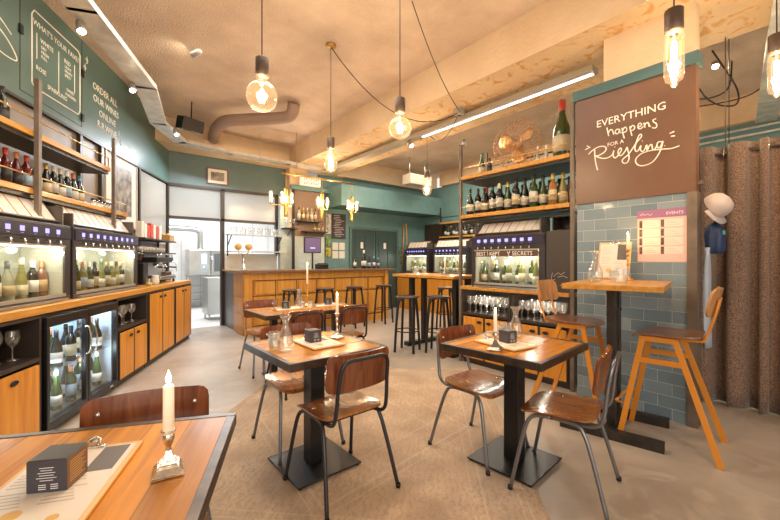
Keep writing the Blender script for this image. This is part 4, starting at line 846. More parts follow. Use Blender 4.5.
# liquor shelves
for z, x0, x1, lab in ((2.20, 3.53, 4.09, 'upper of the two liquor shelves behind the bar'), (1.97, 3.68, 4.25, 'lower of the two liquor shelves behind the bar')):
    t = thing('liquor_shelf', lab, 'shelf', (0, 0, 0)); G().box(x0, x1, 7.52, 7.718, z - .025, z).build('board', dark_m, t)
    for x in (x0 + .06, x1 - .06): G().tube([(x, 7.71, z - .10), (x, 7.56, z - .028)], .007, 6).build('bracket', dark_m, t)
for i, (g_, f_, l_) in enumerate((('clear', 'black', 'white'), ('amber', 'gold', 'cream'), ('yellow', 'cream', 'tan'), ('clear', 'gold', 'white'), ('amber', 'black', 'cream'))): bottle((3.58 + i * .10, 7.61, 2.201), 'bordeaux', g_, f_, l_, '%s spirit bottle with %s cap, %s from the left on the upper liquor shelf' % (GLN[g_], f_, ORD[i]), 'spirits behind the bar', .95)
for i, (g_, f_, l_) in enumerate((('amber', 'gold', 'tan'), ('yellow', 'gold', 'cream'), ('amber', 'black', 'tan'))): bottle((3.96 + i * .10, 7.61, 1.971), 'burgundy', g_, f_, l_, '%s spirit bottle with %s cap, %s from the left on the lower liquor shelf' % (GLN[g_], f_, ORD[i]), 'spirits behind the bar', .62)
# sign on column
sg = thing('light_box_sign', 'small white light box sign with red and blue letters above the liquor shelves', 'sign', (3.86, 7.64, 2.985)); G().box(-.25, .25, -.04, .02, 0, .22).build('box', mat('lit_sign_face', (.9, .85, .75), .5, emit=(1, .9, .75), es=.15), sg, bevel=.01)
for nm_, zz, mm_ in (('red_letters', .125, mat('sign_red', (.7, .04, .05), .5)), ('blue_letters', .03, mat('sign_blue', (.08, .08, .5), .5))):
    g = G()
    for k in range(9): x = -.16 + k * .042; g.box(x, x + .010, -.042, -.041, zz, zz + .062 - .012 * (k % 2)); g.box(x + .010, x + .028, -.042, -.041, zz + .024 * (k % 3), zz + .024 * (k % 3) + .012)
    g.build(nm_, mm_, sg)
# posters and blackboard
bb = thing('blackboard', 'dark chalk written menu board on the back wall beside the doors', 'blackboard', (4.785, 7.935, 2.15)); G().box(-.195, .195, -.02, 0, -.30, .31).build('board', mat('slate', (.04, .03, .032), .5), bb)
g = G(); rn = random.Random(4)
for i in range(13): z = .27 - i * .042; a = rn.uniform(-.16, -.1); g.box(a, a + rn.uniform(.15, .28), -.022, -.02, z - .012, z)
g.build('chalk_lines', mat('dull_chalk', (.5, .42, .42), .7), bb)
for i, (x, z) in enumerate(((4.69, 1.66), (4.88, 1.66), (4.69, 1.45), (4.88, 1.45))):
    o = G().box(-.08, .08, -.004, 0, -.09, .09).build('paper_notice', paper_m, None, (x, 7.934, z)); tag(o, 'white paper notice, %s of the four pinned under the blackboard' % ('top left', 'top right', 'bottom left', 'bottom right')[i], 'notice', 'paper notices under the blackboard')
for nm, x0, x1, z0, z1, c, lab in (('poster', 4.42, 4.57, 1.95, 2.45, (.45, .42, .38), 'tall pale picture poster left of the blackboard'), ('poster', 4.42, 4.56, 1.66, 1.90, (.16, .26, .08), 'green poster under the pale one'), ('poster', 4.42, 4.56, 1.40, 1.62, (.42, .34, .05), 'yellow poster lowest in the strip beside the blackboard'), ('poster', 6.72, 6.93, 1.22, 1.66, (.10, .16, .14), 'dark framed poster right of the double doors')):
    t = thing(nm, lab, 'poster', (0, 0, 0)); G().box(x0, x1, 7.925, 7.938, z0, z1).build('sheet', mat('print_%d' % int(z0 * 100), c, .5, var=.8, vscale=14), t); G().box(x0 - .01, x1 + .01, 7.93, 7.939, z0 - .01, z1 + .01).build('border', dark_m, t)
# chandelier
ch = thing('brass_chandelier', 'brass rod chandelier with upright filament tubes over the bar', 'chandelier', (0, 0, 0)); YC = 6.70
G().tube([(2.80, YC, 2.96), (4.45, YC, 2.96)], .018, 8).build('rod', brass_m, ch)
for x in (3.1, 4.1): G().tube([(x, YC, 2.96), (x, YC, 3.79)], .006, 6).build('hanger', brass_m, ch)
for i, xc in enumerate((2.885, 3.65, 4.37)):
    cl = G().lathe([(0, 2.14), (.036, 2.14), (.040, 2.18), (.040, 2.64), (.03, 2.69), (0, 2.69)], xc, YC, 0, 12).tube([(xc, YC, 2.66), (xc, YC, 2.95)], .007, 6).build('brass_cluster', brass_m, ch)
    arms = ((-.29, 0), (-.10, -.06), (.10, -.04)) if i == 0 else ((-.11, -.04), (.11, -.02), (.02, .11))
    for dx, dy in arms:
        G().tube([(xc, YC, 2.36), (xc + dx, YC + dy, 2.34), (xc + dx, YC + dy, 2.38)], .007, 6).lathe([(0, 2.36), (.022, 2.36), (.022, 2.40), (0, 2.40)], xc + dx, YC + dy, 0, 10).build('arm', brass_m, cl)
        b = G().lathe([(.02, 2.385), (.042, 2.41), (.042, 2.56), (.03, 2.60), (0, 2.61)], xc + dx, YC + dy, 0, 12).build('bulb', bulb_g, cl); G().tube([(xc + dx, YC + dy, 2.42), (xc + dx, YC + dy, 2.56)], .008, 6).build('filament', fil_m, cl)
    point('chandelier_light', (xc, YC - .09, 2.48), 15)

# bar stools (black bentwood style)
def make_stool(label, group):
    t = thing('bar_stool', label, 'stool', group=group); H = .80
    G().lathe([(0, H - .03), (.155, H - .03), (.17, H - .022), (.172, H - .006), (.16, H), (0, H - .006)], n=20).build('seat', mat('worn_black_seat', (.05, .035, .03), .3), t)
    for k in range(4):
        a = PI / 4 + k * PI / 2; c, s_ = math.cos(a), math.sin(a)
        lg = G().tube(smooth_path([(c * .20, s_ * .20, 0), (c * .175, s_ * .175, .4), (c * .14, s_ * .14, .74), (c * .13, s_ * .13, .775)], 3), .019, 7).build('leg', black_m, t)
        a2 = a + PI / 4; G().tube(smooth_path([(c * .155, s_ * .155, .60), (c * .11 + math.cos(a2) * .03, s_ * .11 + math.sin(a2) * .03, .73), (math.cos(a2) * .11, math.sin(a2) * .11, .77)], 3), .011, 6).build('brace', black_m, lg)
    G().tube([(.17 * math.cos(a), .17 * math.sin(a), .30) for a in [2 * PI * i / 20 for i in range(20)]], .009, 6, True).build('foot_ring', black_m, t)
    return t
sl = make_stool('black bar stool at the left end of the oak bar', 'bar stools at the oak bar'); sl.location = (2.76, 6.15, 0)
for x, n_ in ((3.40, 'second black bar stool from the left at the oak bar'), (4.06, 'third black bar stool from the left at the oak bar'), (4.79, 'rightmost black stool at the oak bar, standing clear of it')): dup(sl, (x, 6.13, 0), .3, n_)
# high table by the shelf
t = thing('high_table', 'tall oak topped table with black twin posts beyond the wine shelf unit', 'table', (0, 0, 0))
G().box(3.76, 4.46, 3.30, 4.58, 1.06, 1.10).build('tabletop', oakx_m, t, bevel=.003); G().box(3.80, 4.42, 3.34, 4.54, 1.045, 1.06).build('under_frame', black_m, t)
for y in (4.27, 3.38):
    for x in (3.90, 4.16): G().box(x - .035, x + .035, y - .035, y + .035, .06, 1.045).build('post', black_m, t)
    G().box(3.78, 4.44, y - .05, y + .05, 0, .06).build('foot', black_m, t)
for (x, y, n_) in ((3.58, 4.02, 'black bar stool at the corner of the high oak table nearest the bar'), (3.90, 3.71, 'black bar stool in front of the high oak table, nearest the camera'), (4.80, 3.95, 'black bar stool behind the high oak table'), (5.30, 4.85, 'black bar stool standing between the high table and the far dispensers')): dup(sl, (x, y, 0), .5, n_, 'bar stools around the high table')
for i, (x, y) in enumerate(((3.92, 4.22), (4.02, 4.30), (4.02, 4.12))): dup(tu, (x, y, 1.101), 0, '%s tumbler from the left on the high oak table' % ORD[i])
dup(st2, (4.05, 3.72, 1.101), 0, 'small dark candlestick on the high oak table beyond the shelf unit'); dup(cd, (4.05, 3.72, 1.201), 0, 'lit candle on the high oak table beyond the shelf unit')
ct = thing('side_counter', 'oak fronted counter under the far dispensers', 'counter', (0, 0, 0)); G().box(6.62, 7.3, 4.6, 7.85, 0, .94).build('body', oak_m, ct); G().box(6.58, 7.34, 4.55, 7.88, .94, .98).build('top', bartop_m, ct)
dispenser('left one of the two far wine dispensers near the double doors', .90, 8, 6, (6.72, 7.19, .981), RR, lit=3); dispenser('right one of the two far wine dispensers, partly behind the shelf post', 1.12, 8, 8, (6.72, 6.02, .981), RR, lit=3)
for i in range(7):
    sp = (('flute', 'yellow', 'gold', 'cream'), ('bordeaux', 'green', 'white', 'white'), ('bordeaux', 'yellow', 'black', 'white'))[i % 3]; bottle((6.90, 7.53 - i * .105 - (.03 if i > 3 else 0), 1.0182), *sp, '%s bottle, %s from the left in the left far dispenser' % (GLN[sp[1]], ORD[i]), 'bottles in the left far dispenser', .95)
for i in range(9):
    sp = (('bordeaux', 'yellow', 'gold', 'white'), ('flute', 'green', 'cream', 'white'), ('burgundy', 'yellow', 'black', 'cream'))[i % 3]; bottle((6.90, 6.47 - i * .105 - (.02 if i > 3 else 0), 1.0182), *sp, '%s bottle, %s from the left in the right far dispenser' % (GLN[sp[1]], ORD[i]), 'bottles in the right far dispenser', .95)
fs = thing('far_wall_shelf', 'double oak shelf of dark bottles on the teal wall', 'shelf', (0, 0, 0))
for z in (2.34, 1.96): G().box(7.45, 7.74, 4.3, 7.05, z - .04, z).build('board', oakx_m, fs)
for y in (7.03, 5.9): G().box(7.47, 7.50, y - .015, y + .015, 1.9, 2.75).build('post', dark_m, fs)
for i in range(12):
    sp = (('bordeaux', 'dark', 'black', 'white'), ('burgundy', 'dark', 'red', 'white'), ('bordeaux', 'dark', 'cream', 'black'))[i % 3]; bottle((7.6, 6.95 - i * .10, 1.961), *sp, 'dark wine bottle, %s from the left on the shelf of the teal wall' % ORD[i], 'bottles on the teal wall shelf', .95)
ea = thing('easel', 'wooden easel frame standing on the counter left of the far dispensers', 'easel', (6.85, 7.79, .981)); G().tube([(0, .12, 0), (0, .05, 1.35)], .018, 4).tube([(0, -.12, 0), (0, -.05, 1.35)], .018, 4).tube([(0, .05, 1.33), (0, -.05, 1.33)], .018, 4).build('frame', oakx_m, ea)
ea = G().box(7.68, 7.745, 7.10, 7.85, 1.55, 2.35).build('dark_panel', dark_m); ea['label'] = 'dark brown board mounted above the left far dispenser'; ea['category'] = 'board'; ea.name = 'display_board'

# ------------------------------------------------------------------ wine shelf unit (right)
un = thing('shelf_unit', 'tall open wine shelf unit of steel posts and oak boards', 'shelf unit', (0, 0, 0)); XU = 3.75
for x in (XU, XU + .55): 
    for y, z1 in ((3.18, 2.82), (1.735, 2.88)): G().box(x, x + .035, y - .018, y + .018, 0, z1).build('post', postm, un)
for z in (2.40, 1.90):
    G().box(XU - .01, XU + .59, 1.755, 3.16, z - .045, z).build('shelf_board', oakx_m, un, bevel=.003)
    G().box(XU + .03, XU + .56, 1.76, 3.155, z - .075, z - .046).build('shelf_tray', black_m, un)
    G().tube([(XU, 1.78, z), (XU, 1.78, z + .10), (XU, 3.14, z + .10), (XU, 3.14, z)], .006, 6).build('rail', brass_m, un)
    G().tube([(XU + .57, 1.78, z + .22), (XU + .57, 3.14, z + .22)], .010, 6).build('back_bar', black_m, un)
g = G().tube([(XU + .56, 1.78, 2.33), (XU + .56, 3.12, 2.02)], .010, 6).tube([(XU + .56, 2.45, 1.95), (XU + .56, 2.45, 2.33)], .012, 6).build('cross_brace', black_m, un)
G().box(XU - .02, XU + .59, 1.755, 3.16, .945, .985).build('worktop', oakx_m, un, bevel=.003)
cabinet('left base cabinet of the shelf unit, racks of stemware over two oak doors', -3.16, -2.44, .05, .94, (XU + .01, 0, 0), RR, [(-3.12, -2.815, .08, .60, -2.87), (-2.785, -2.48, .08, .60, -2.73)], .65)
cabinet('right base cabinet of the shelf unit, behind the oak framed stool', -2.43, -1.76, .05, .94, (XU + .01, 0, 0), RR, [(-2.40, -2.10, .08, .60, -2.16), (-2.07, -1.79, .08, .60, -2.01)], .65)
for bay, (y1, y0) in enumerate(((3.10, 2.50), (2.36, 1.82))):
    k = 0
    for r_ in range(3):
        for c in range(7):
            y = y1 - (y1 - y0) * (c + .25 + .25 * (r_ % 2)) / 7 - .01
            dup(wg, (XU + .07 + r_ * .10, y, .651), 0, 'stem glass in the %s rack of the shelf unit, %s row, %s from the left' % (('left', 'right')[bay], ('front', 'middle', 'back')[r_], ORD[c]), 'stem glasses in the %s rack' % ('left', 'right')[bay]); k += 1
for bay, x in enumerate((2.8, 2.08)): point('rack_fill', (XU + .04, x, .905), 3.0, (1, .9, .75), .02)  # fill lights added inside the racks to brighten the stemware
m3 = dispenser('wine dispenser marked BEST KEPT SECRETS on the shelf unit', .98, 8, 8, (XU + .02, 2.515, .986), RR, lit=4, header=True, tilt=46)
spM3 = [('burgundy', 'green', 'green', 'cream'), ('bordeaux', 'yellow', 'gold', 'white'), ('bordeaux', 'dark', 'cream', 'white'), ('burgundy', 'green', 'white', 'cream'), ('bordeaux', 'yellow', 'white', 'white'), ('burgundy', 'green', 'gold', 'white'), ('bordeaux', 'yellow', 'cream', 'cream'), ('bordeaux', 'green', 'black', 'white'), ('flute', 'yellow', 'gold', 'white')]
bottle_row(spM3, lambda i: (XU + .14 + .07 * (i % 2), 2.895 - i * .087, 1.0232), 'in the shelf unit dispenser', 'bottles in the shelf unit dispenser', .98)
sp_ = thing('chalk_side_panel', 'dark chalk scribbled panel right of the BEST KEPT SECRETS dispenser', 'cabinet', (XU + .02, 1.885, .986), RR); G().box(-.13, .13, 0, .45, 0, .64).build('body', mat('chalk_panel_brown', (.05, .038, .032), .45), sp_, bevel=.003)
G().tube(smooth_path([(-.05, -.002, .16), (.0, -.002, .20), (.03, -.002, .185), (.07, -.002, .21)], 4), .0015, 4).tube(smooth_path([(-.10, -.002, .11), (-.06, -.002, .10), (-.03, -.002, .085)], 4), .0015, 4).tube(smooth_path([(.02, -.002, .07), (.06, -.002, .085), (.10, -.002, .08)], 4), .0015, 4).tube(smooth_path([(-.06, -.002, .20), (-.07, -.002, .13), (-.03, -.002, .135)], 4), .0015, 4).tube(smooth_path([(.0, -.002, .155), (.05, -.002, .17), (.1, -.002, .15)], 4), .0015, 4).build('chalk_scribble', chalk_m, sp_)
cr = G(); cab_shell(cr, -.11, .11, 0, .16, .2, .012, 0); o = cr.build('small_crate', dark_m, None, (XU + .10, 1.88, 1.627), RR); tag(o, 'small dark open box on top of the chalk side panel', 'box')
spU = [('burgundy', 'dark', 'black', 'white'), ('bordeaux', 'dark', 'black', 'white'), ('bordeaux', 'dark', 'red', 'white'), ('burgundy', 'dark', 'black', 'cream'), ('bordeaux', 'dark', 'black', 'white'), ('bordeaux', 'dark', 'black', 'black'), ('bordeaux', 'dark', 'cream', 'white'), ('burgundy', 'green', 'gold', 'white'), ('bordeaux', 'dark', 'black', 'white'), ('bordeaux', 'dark', 'black', 'cream'), ('burgundy', 'dark', 'black', 'white'), ('bordeaux', 'dark', 'black', 'white'), ('bordeaux', 'green', 'black', 'white'), ('burgundy', 'green', 'black', 'white'), ('flute', 'green', 'gold', 'white'), ('bordeaux', 'amber', 'gold', 'cream'), ('burgundy', 'yellow', 'gold', 'cream'), ('bordeaux', 'amber', 'black', 'tan')]
hs = [1.12 * q for q in [1.0, 1.0, 1.02, .93, 1.05, 1.0, 1.0, 1.06, 1.0, 1.05, 1.08, 1.02, 1.08, 1.05, 1.0, 1.0, 1.02, 1.02]]
for i, sp in enumerate(spU): bottle((XU + .07 + .07 * (i % 3), 3.07 - i * .0735, 1.901), *sp, '%s wine bottle with %s top, %s from the left on the unit\'s middle board' % (GLN[sp[1]], sp[2], ORD[i]), 'bottles on the middle board of the shelf unit', hs[i])
for i in range(11):
    sp = spU[(i * 5) % 15]; bottle((XU + .32, 3.03 - i * .112, 1.901), *sp, '%s wine bottle in the back row of the unit\'s middle board, %s from the left' % (GLN[sp[1]], ORD[i]), 'bottles in the back row of the middle board', 1.1)
bottle((4.0, 1.955, 2.401), 'burgundy', 'green', 'red', 'cream', 'giant green wine bottle with red top on the top board of the shelf unit', None, 2.2)
bottle((3.95, 2.98, 2.401), 'burgundy', 'green', 'green', 'cream', 'green champagne style bottle at the left end of the top board', None, 1.0); bottle((3.95, 2.86, 2.401), 'bordeaux', 'dark', 'black', 'black', 'dark small bottle beside the green one on the top board', None, .72)
bottle((3.93, 2.20, 2.401), 'flute', 'clear', 'white', 'white', 'left of the two little clear bottles between fan and giant bottle', None, .62); bottle((3.95, 2.11, 2.401), 'flute', 'clear', 'white', 'white', 'right of the two little clear bottles between fan and giant bottle', None, .62)
# fan
copper_m = mat('copper_fan', (.50, .28, .14), .4, .6); fan = thing('desk_fan', 'old copper fan with round wire cage on the top board of the shelf unit', 'fan', (4.02, 2.52, 2.72), rot=(R(-8), 0, RR + R(10)))
g = G()
for rr, yy in ((.29, 0), (.285, -.05), (.285, .05), (.20, -.08), (.10, -.09)): g.tube([(rr * math.cos(a), yy, rr * math.sin(a)) for a in [2 * PI * i / 32 for i in range(32)]], .004, 5, True)
for i in range(36):
    a = 2 * PI * i / 36; c, s_ = math.cos(a), math.sin(a); g.tube([(.05 * c, -.095, .05 * s_), (.2 * c, -.08, .2 * s_), (.285 * c, -.05, .285 * s_), (.29 * c, 0, .29 * s_), (.285 * c, .05, .285 * s_), (.12 * c, .09, .12 * s_)], .0028, 4)
g.build('cage', copper_m, fan)
G().lathe([(0, -.05), (.04, -.04), (.05, 0), (.05, .10), (.03, .14), (0, .15)], n=16).build('motor', copper_m, fan, rot=(-PI / 2, 0, 0))
for k in range(3):
    a0 = k * PI / 1.5 + .7; vs = []
    for i in range(5):
        for j in range(5):
            r_ = .05 + .19 * i / 4; wv_ = .25 + .33 * math.sin(PI * min(1, (i + .6) / 4.6)); a = a0 + (j / 4 - .5) * 2 * wv_; vs.append((r_ * math.cos(a), (j / 4 - .5) * .07, r_ * math.sin(a)))
    b = G().add(vs, [(i * 5 + j, i * 5 + j + 1, i * 5 + j + 6, i * 5 + j + 5) for i in range(4) for j in range(4)], True).build('blade', mat('polished_brass_blade', (.75, .46, .20), .3, .8), fan); md = b.modifiers.new('s', 'SOLIDIFY'); md.thickness = .003
G().tube([(0, .06, -.05), (0, .10, -.22), (0, .05, -.285)], .014, 8).lathe([(0, -.318), (.09, -.318), (.09, -.30), (.02, -.285), (0, -.285)], 0, .03, 0, 20).build('base', copper_m, fan)

# lettering on the brown panel (facing -X)
STROKES = {'riesling':[[(1.5458,2.3248),(1.5146,2.3505),(1.461,2.3737),(1.4116,2.3684),(1.391,2.3412),(1.4116,2.3109),(1.4686,2.2914),(1.4838,2.3013)],[(1.4915,2.3566),(1.4899,2.2912),(1.4808,2.2244),(1.4655,2.1566)],[(1.4808,2.2925),(1.4235,2.2592),(1.372,2.2577),(1.3388,2.2788),(1.3274,2.3107),(1.3331,2.2681),(1.3217,2.2437),(1.3047,2.2463),(1.2823,2.2725),(1.2656,2.2996),(1.2711,2.3195),(1.2851,2.3134),(1.2934,2.2843),(1.2823,2.2539),(1.2587,2.258),(1.2354,2.2865),(1.2218,2.314),(1.2164,2.2928),(1.2083,2.2529),(1.2056,2.2127),(1.2191,2.182),(1.2436,2.1778),(1.2601,2.1997),(1.2491,2.222),(1.2177,2.2428),(1.1842,2.2854),(1.1446,2.3437),(1.1135,2.3777),(1.1135,2.3985),(1.129,2.3966),(1.1472,2.3519),(1.1603,2.2949),(1.1525,2.263),(1.1342,2.2693),(1.1161,2.3039),(1.1186,2.2702),(1.1058,2.2509),(1.0879,2.2631),(1.0727,2.2994),(1.0702,2.2487),(1.0552,2.2848),(1.0402,2.2959),(1.0328,2.2751),(1.0303,2.2497),(1.0156,2.2492),(0.9985,2.2785)],[(0.9671,2.2997),(0.9888,2.3051),(1.0009,2.282),(0.9912,2.2566),(0.9743,2.267),(0.96,2.3036),(0.9671,2.2638),(0.9876,2.2038),(1.0303,2.1477),(1.0867,2.1282),(1.1316,2.1372),(1.1551,2.1689),(1.1511,2.2026),(1.1122,2.2345),(1.0427,2.2453),(0.9576,2.2372),(0.8989,2.2292),(0.8477,2.2394)],[(0.9469,2.2647),(0.9445,2.2613)],[(0.9129,2.3542),(0.8817,2.3627)],[(0.9036,2.3291),(0.8771,2.3265)],[(1.5775,2.3765),(1.5458,2.384)],[(1.5616,2.4108),(1.5302,2.3836)],[(1.1084,2.3407),(1.1045,2.3427)],[(1.3217,2.3407),(1.3174,2.3428)]],'happens':[[(1.3851,2.5335),(1.3793,2.497),(1.3705,2.4535)],[(1.3763,2.4772),(1.3589,2.5042),(1.3416,2.4994),(1.3331,2.4751),(1.3274,2.4548)],[(1.2823,2.4894),(1.3047,2.4956),(1.3174,2.4772),(1.3075,2.4558),(1.2906,2.4607),(1.2795,2.4887)],[(1.2809,2.4891),(1.2781,2.4635),(1.2656,2.454)],[(1.2628,2.4965),(1.2546,2.448),(1.2436,2.399)],[(1.2573,2.4703),(1.2408,2.4965),(1.2245,2.4828),(1.2272,2.459),(1.2491,2.4527)],[(1.2002,2.4943),(1.1948,2.4548),(1.1842,2.408)],[(1.1975,2.4692),(1.1815,2.4951),(1.163,2.4808),(1.1682,2.4582),(1.1895,2.4519)],[(1.1368,2.4675),(1.1161,2.4737),(1.1109,2.4871),(1.1238,2.4997),(1.1368,2.4855),(1.1342,2.4578),(1.1161,2.4498),(1.0981,2.4656)],[(1.093,2.4938),(1.0854,2.4502)],[(1.0892,2.4661),(1.0753,2.4887),(1.0602,2.4814),(1.0552,2.4536),(1.0427,2.453)],[(1.0058,2.5035),(1.0254,2.5006),(1.0254,2.4831),(1.0082,2.4665),(1.0009,2.4412),(1.0131,2.4272),(1.0328,2.4356)]]}
wl_ = thing('wall_slogan', 'white hand lettered slogan EVERYTHING happens FOR A Riesling on the brown panel', 'wall lettering', (0, 0, 0))
for nm, r_ in (('riesling', .0052), ('happens', .0052)):
    g = G()
    for s_ in STROKES[nm]: g.tube(smooth_path([(3.6825, y, z) for y, z in s_], 5) if len(s_) > 2 else [(3.6825, y, z) for y, z in s_], r_, 5)
    o = g.build('script_' + nm, chalk_m, wl_)
mt = merge_text([('EVERYTHING', .092, 0, 0, 'LEFT', R(1.0))], chalk_m, 'capitals', wl_); mt.location = (3.684, 1.478, 2.557); mt.rotation_euler = (0, 0, RR); mt.scale = (1.0, 1, 1)
mt = merge_text([('FOR A', .048, 0, 0, 'LEFT', R(2))], chalk_m, 'capitals', wl_); mt.location = (3.684, 1.383, 2.358); mt.rotation_euler = (0, 0, RR)
# events poster
ps = thing('events_poster', 'pink and purple EVENTS poster on the blue-grey tiles', 'poster', (3.699, .97, 1.52), RR)
G().box(-.175, .175, -.004, 0, -.215, .165).build('sheet', mat('pink_paper', (.70, .47, .42), .5), ps)
G().box(-.178, .178, -.006, 0, .155, .225).build('header', mat('purple_header', (.30, .14, .26), .5), ps)
merge_text([('EVENTS', .034, .03, .175, 'LEFT', 0)], mat('light_pink_print', (.85, .7, .7), .5), 'header_lettering', ps).location.y = -.0065
G().tube(smooth_path([(-.155, -.0065, .195), (-.145, -.0065, .18), (-.135, -.0065, .198), (-.12, -.0065, .182), (-.10, -.0065, .192), (-.085, -.0065, .18), (-.065, -.0065, .188)], 4), .002, 4).build('script_flourish', MATS['light_pink_print'], ps)
epm = mat('event_photo_dark', (.12, .07, .06), .5, var=.7, vscale=40); rpm = mat('rose_print', (.6, .35, .35), .5)
for c in range(2):
    for r_ in range(4):
        x = -.135 + c * .155; z = .075 - r_ * .075
        ec = G().box(x, x + .125, -.0052, -.004, z, z + .062).build('event_card', paper_m, ps); G().box(x - .026, x - .004, -.0052, -.004, z, z + .062).build('event_photo', epm, ec); g3 = G()
        for k in range(3): g3.box(x + .012, x + .10 - k * .015, -.0056, -.0052, z + .014 + k * .015, z + .017 + k * .015)
        g3.build('print_lines', rpm, ec)
# high table at the pillar
ht = thing('high_table', 'tall narrow oak table with dark steel frame at the tiled pillar', 'table', (0, 0, 0))
ht.location = (3.162, 1.10, 0); ht.rotation_euler.z = R(11)
G().box(-.435, .435, -.302, .302, 1.112, 1.15).build('tabletop', oakx_m, ht, bevel=.003); G().box(-.28, .30, -.2, .2, 1.10, 1.112).build('mount_plate', rawsteel_m, ht)
sf = mat('waxed_dark_steel', (.045, .037, .032), .4, .5, var=.3, vscale=14)
for x in (-.02, .19): q = G().box(x - .035, x + .035, .02, .08, .05, 1.10).build('post', sf, ht, bevel=.003); G().lathe([(0, 0), (.012, 0), (.01, .006), (0, .008)], n=8).build('bolt', rawsteel_m, q, (x, .019, .92), rot=(PI / 2, 0, 0))
for x in (-.198, .30): G().box(x, x + .07, -.289, .38, .055, .065).box(x, x + .008, -.289, .38, .0, .055).box(x + .062, x + .07, -.289, .38, .0, .055).box(x + .008, x + .062, -.289, -.281, 0, .055).build('foot', sf, ht)
G().box(-.12, .30, .01, .09, .02, .054).build('crossbar', sf, ht)
# A-frame stools
def make_aframe(label):
    t = thing('counter_stool', label, 'stool')
    so = shell(.40, .40, .07, seat_surf(.79, .40), .013).build('seat', seatd_m, t); so.modifiers.new('e', 'EDGE_SPLIT').split_angle = R(50)
    bo = shell(.38, .19, .05, back_surf(-.255, .94, .045, .22), .014).build('backrest', edge_m, t); bo.modifiers.new('e', 'EDGE_SPLIT').split_angle = R(50)
    def bar(a, b, w_=.036, d_=.022):
        a, b = Vector(a), Vector(b); z = (b - a).normalized(); x = Vector((0, 1, 0)) if abs(z.y) < .7 else Vector((0, 0, 1)); y = z.cross(x).normalized(); x = y.cross(z)
        vs = [tuple(p + x * sx * w_ / 2 + y * sy * d_ / 2) for p in (a, b) for sx, sy in ((-1, -1), (1, -1), (1, 1), (-1, 1))]
        return vs, [(0, 3, 2, 1), (4, 5, 6, 7), (0, 1, 5, 4), (1, 2, 6, 5), (2, 3, 7, 6), (3, 0, 4, 7)]
    for sx in (-1, 1):
        G().add(*bar((sx * .20, .27, 0), (sx * .165, .13, .755))).build('leg', aframe_m, t, bevel=.002)
        G().add(*bar((sx * .24, -.30, 0), (sx * .165, -.06, .755))).build('leg', aframe_m, t, bevel=.002)
        G().add(*bar((sx * .165, .15, .755), (sx * .165, -.08, .755))).add(*bar((sx * .172, .155, .60), (sx * .180, -.105, .60))).build('side_rail', aframe_m, t)
        G().tube(smooth_path([(sx * .12, .05, .768), (sx * .12, -.17, .768), (sx * .12, -.215, .79), (sx * .12, -.262, .95), (sx * .11, -.285, 1.06)], 4), .009, 7).build('back_support', aframe_m, t)
    G().add(*bar((-.165, .13, .755), (.165, .13, .755))).add(*bar((-.165, -.06, .755), (.165, -.06, .755))).build('seat_rail', aframe_m, t)
    G().tube([(-.185, .225, .25), (-.20, .29, .27), (.20, .29, .27), (.185, .225, .25)], .010, 6).build('foot_rest', aframe_m, t)
    for sx in (-1, 1): G().lathe([(.009, 0), (.007, .004), (0, .005)], n=8).build('bolt', chrome_m, so, (sx * .12, -.14, .795))
    return t
sA = make_aframe('orange framed counter stool on the right of the tall table, before the curtain'); sA.location = (3.295, .825, 0); sA.rotation_euler.z = R(7)
dup(sA, (3.36, 1.53, 0), R(184), 'orange framed counter stool behind the tall table, next to the shelf unit')
# things on the high table
put(make_clipboard('upright clipboard menu leaning on the tiles on the tall table'), 0, 0, 0); mc = bpy.data.objects['menu_clipboard.%03d' % (len([o for o in bpy.data.objects if o.name.startswith('menu_clipboard')]) - 1)]
mc.location = (3.612, 1.30, 1.315); mc.rotation_euler = (R(78), 0, RR); mc.scale = (1.15, 1, 1)
dup(car, (3.06, 1.235, 1.151), 0, 'glass carafe at the left end of the tall table', scale=(1.1, 1.1, 1.15)); dup(tu, (3.05, 1.045, 1.151), .2, 'glass tumbler in the middle of the tall table', scale=(1.15, 1.15, 1.2)); dup(tu, (3.17, 1.14, 1.151), .5, 'glass tumbler behind the front one on the tall table')
st4 = make_stick('brass candlestick against the tiles on the tall table', .26, brass_m, False); put(st4, 3.50, 1.155, 1.151); dup(cd, (3.50, 1.155, 1.40), 0, 'lit candle in the brass stick against the tiles')
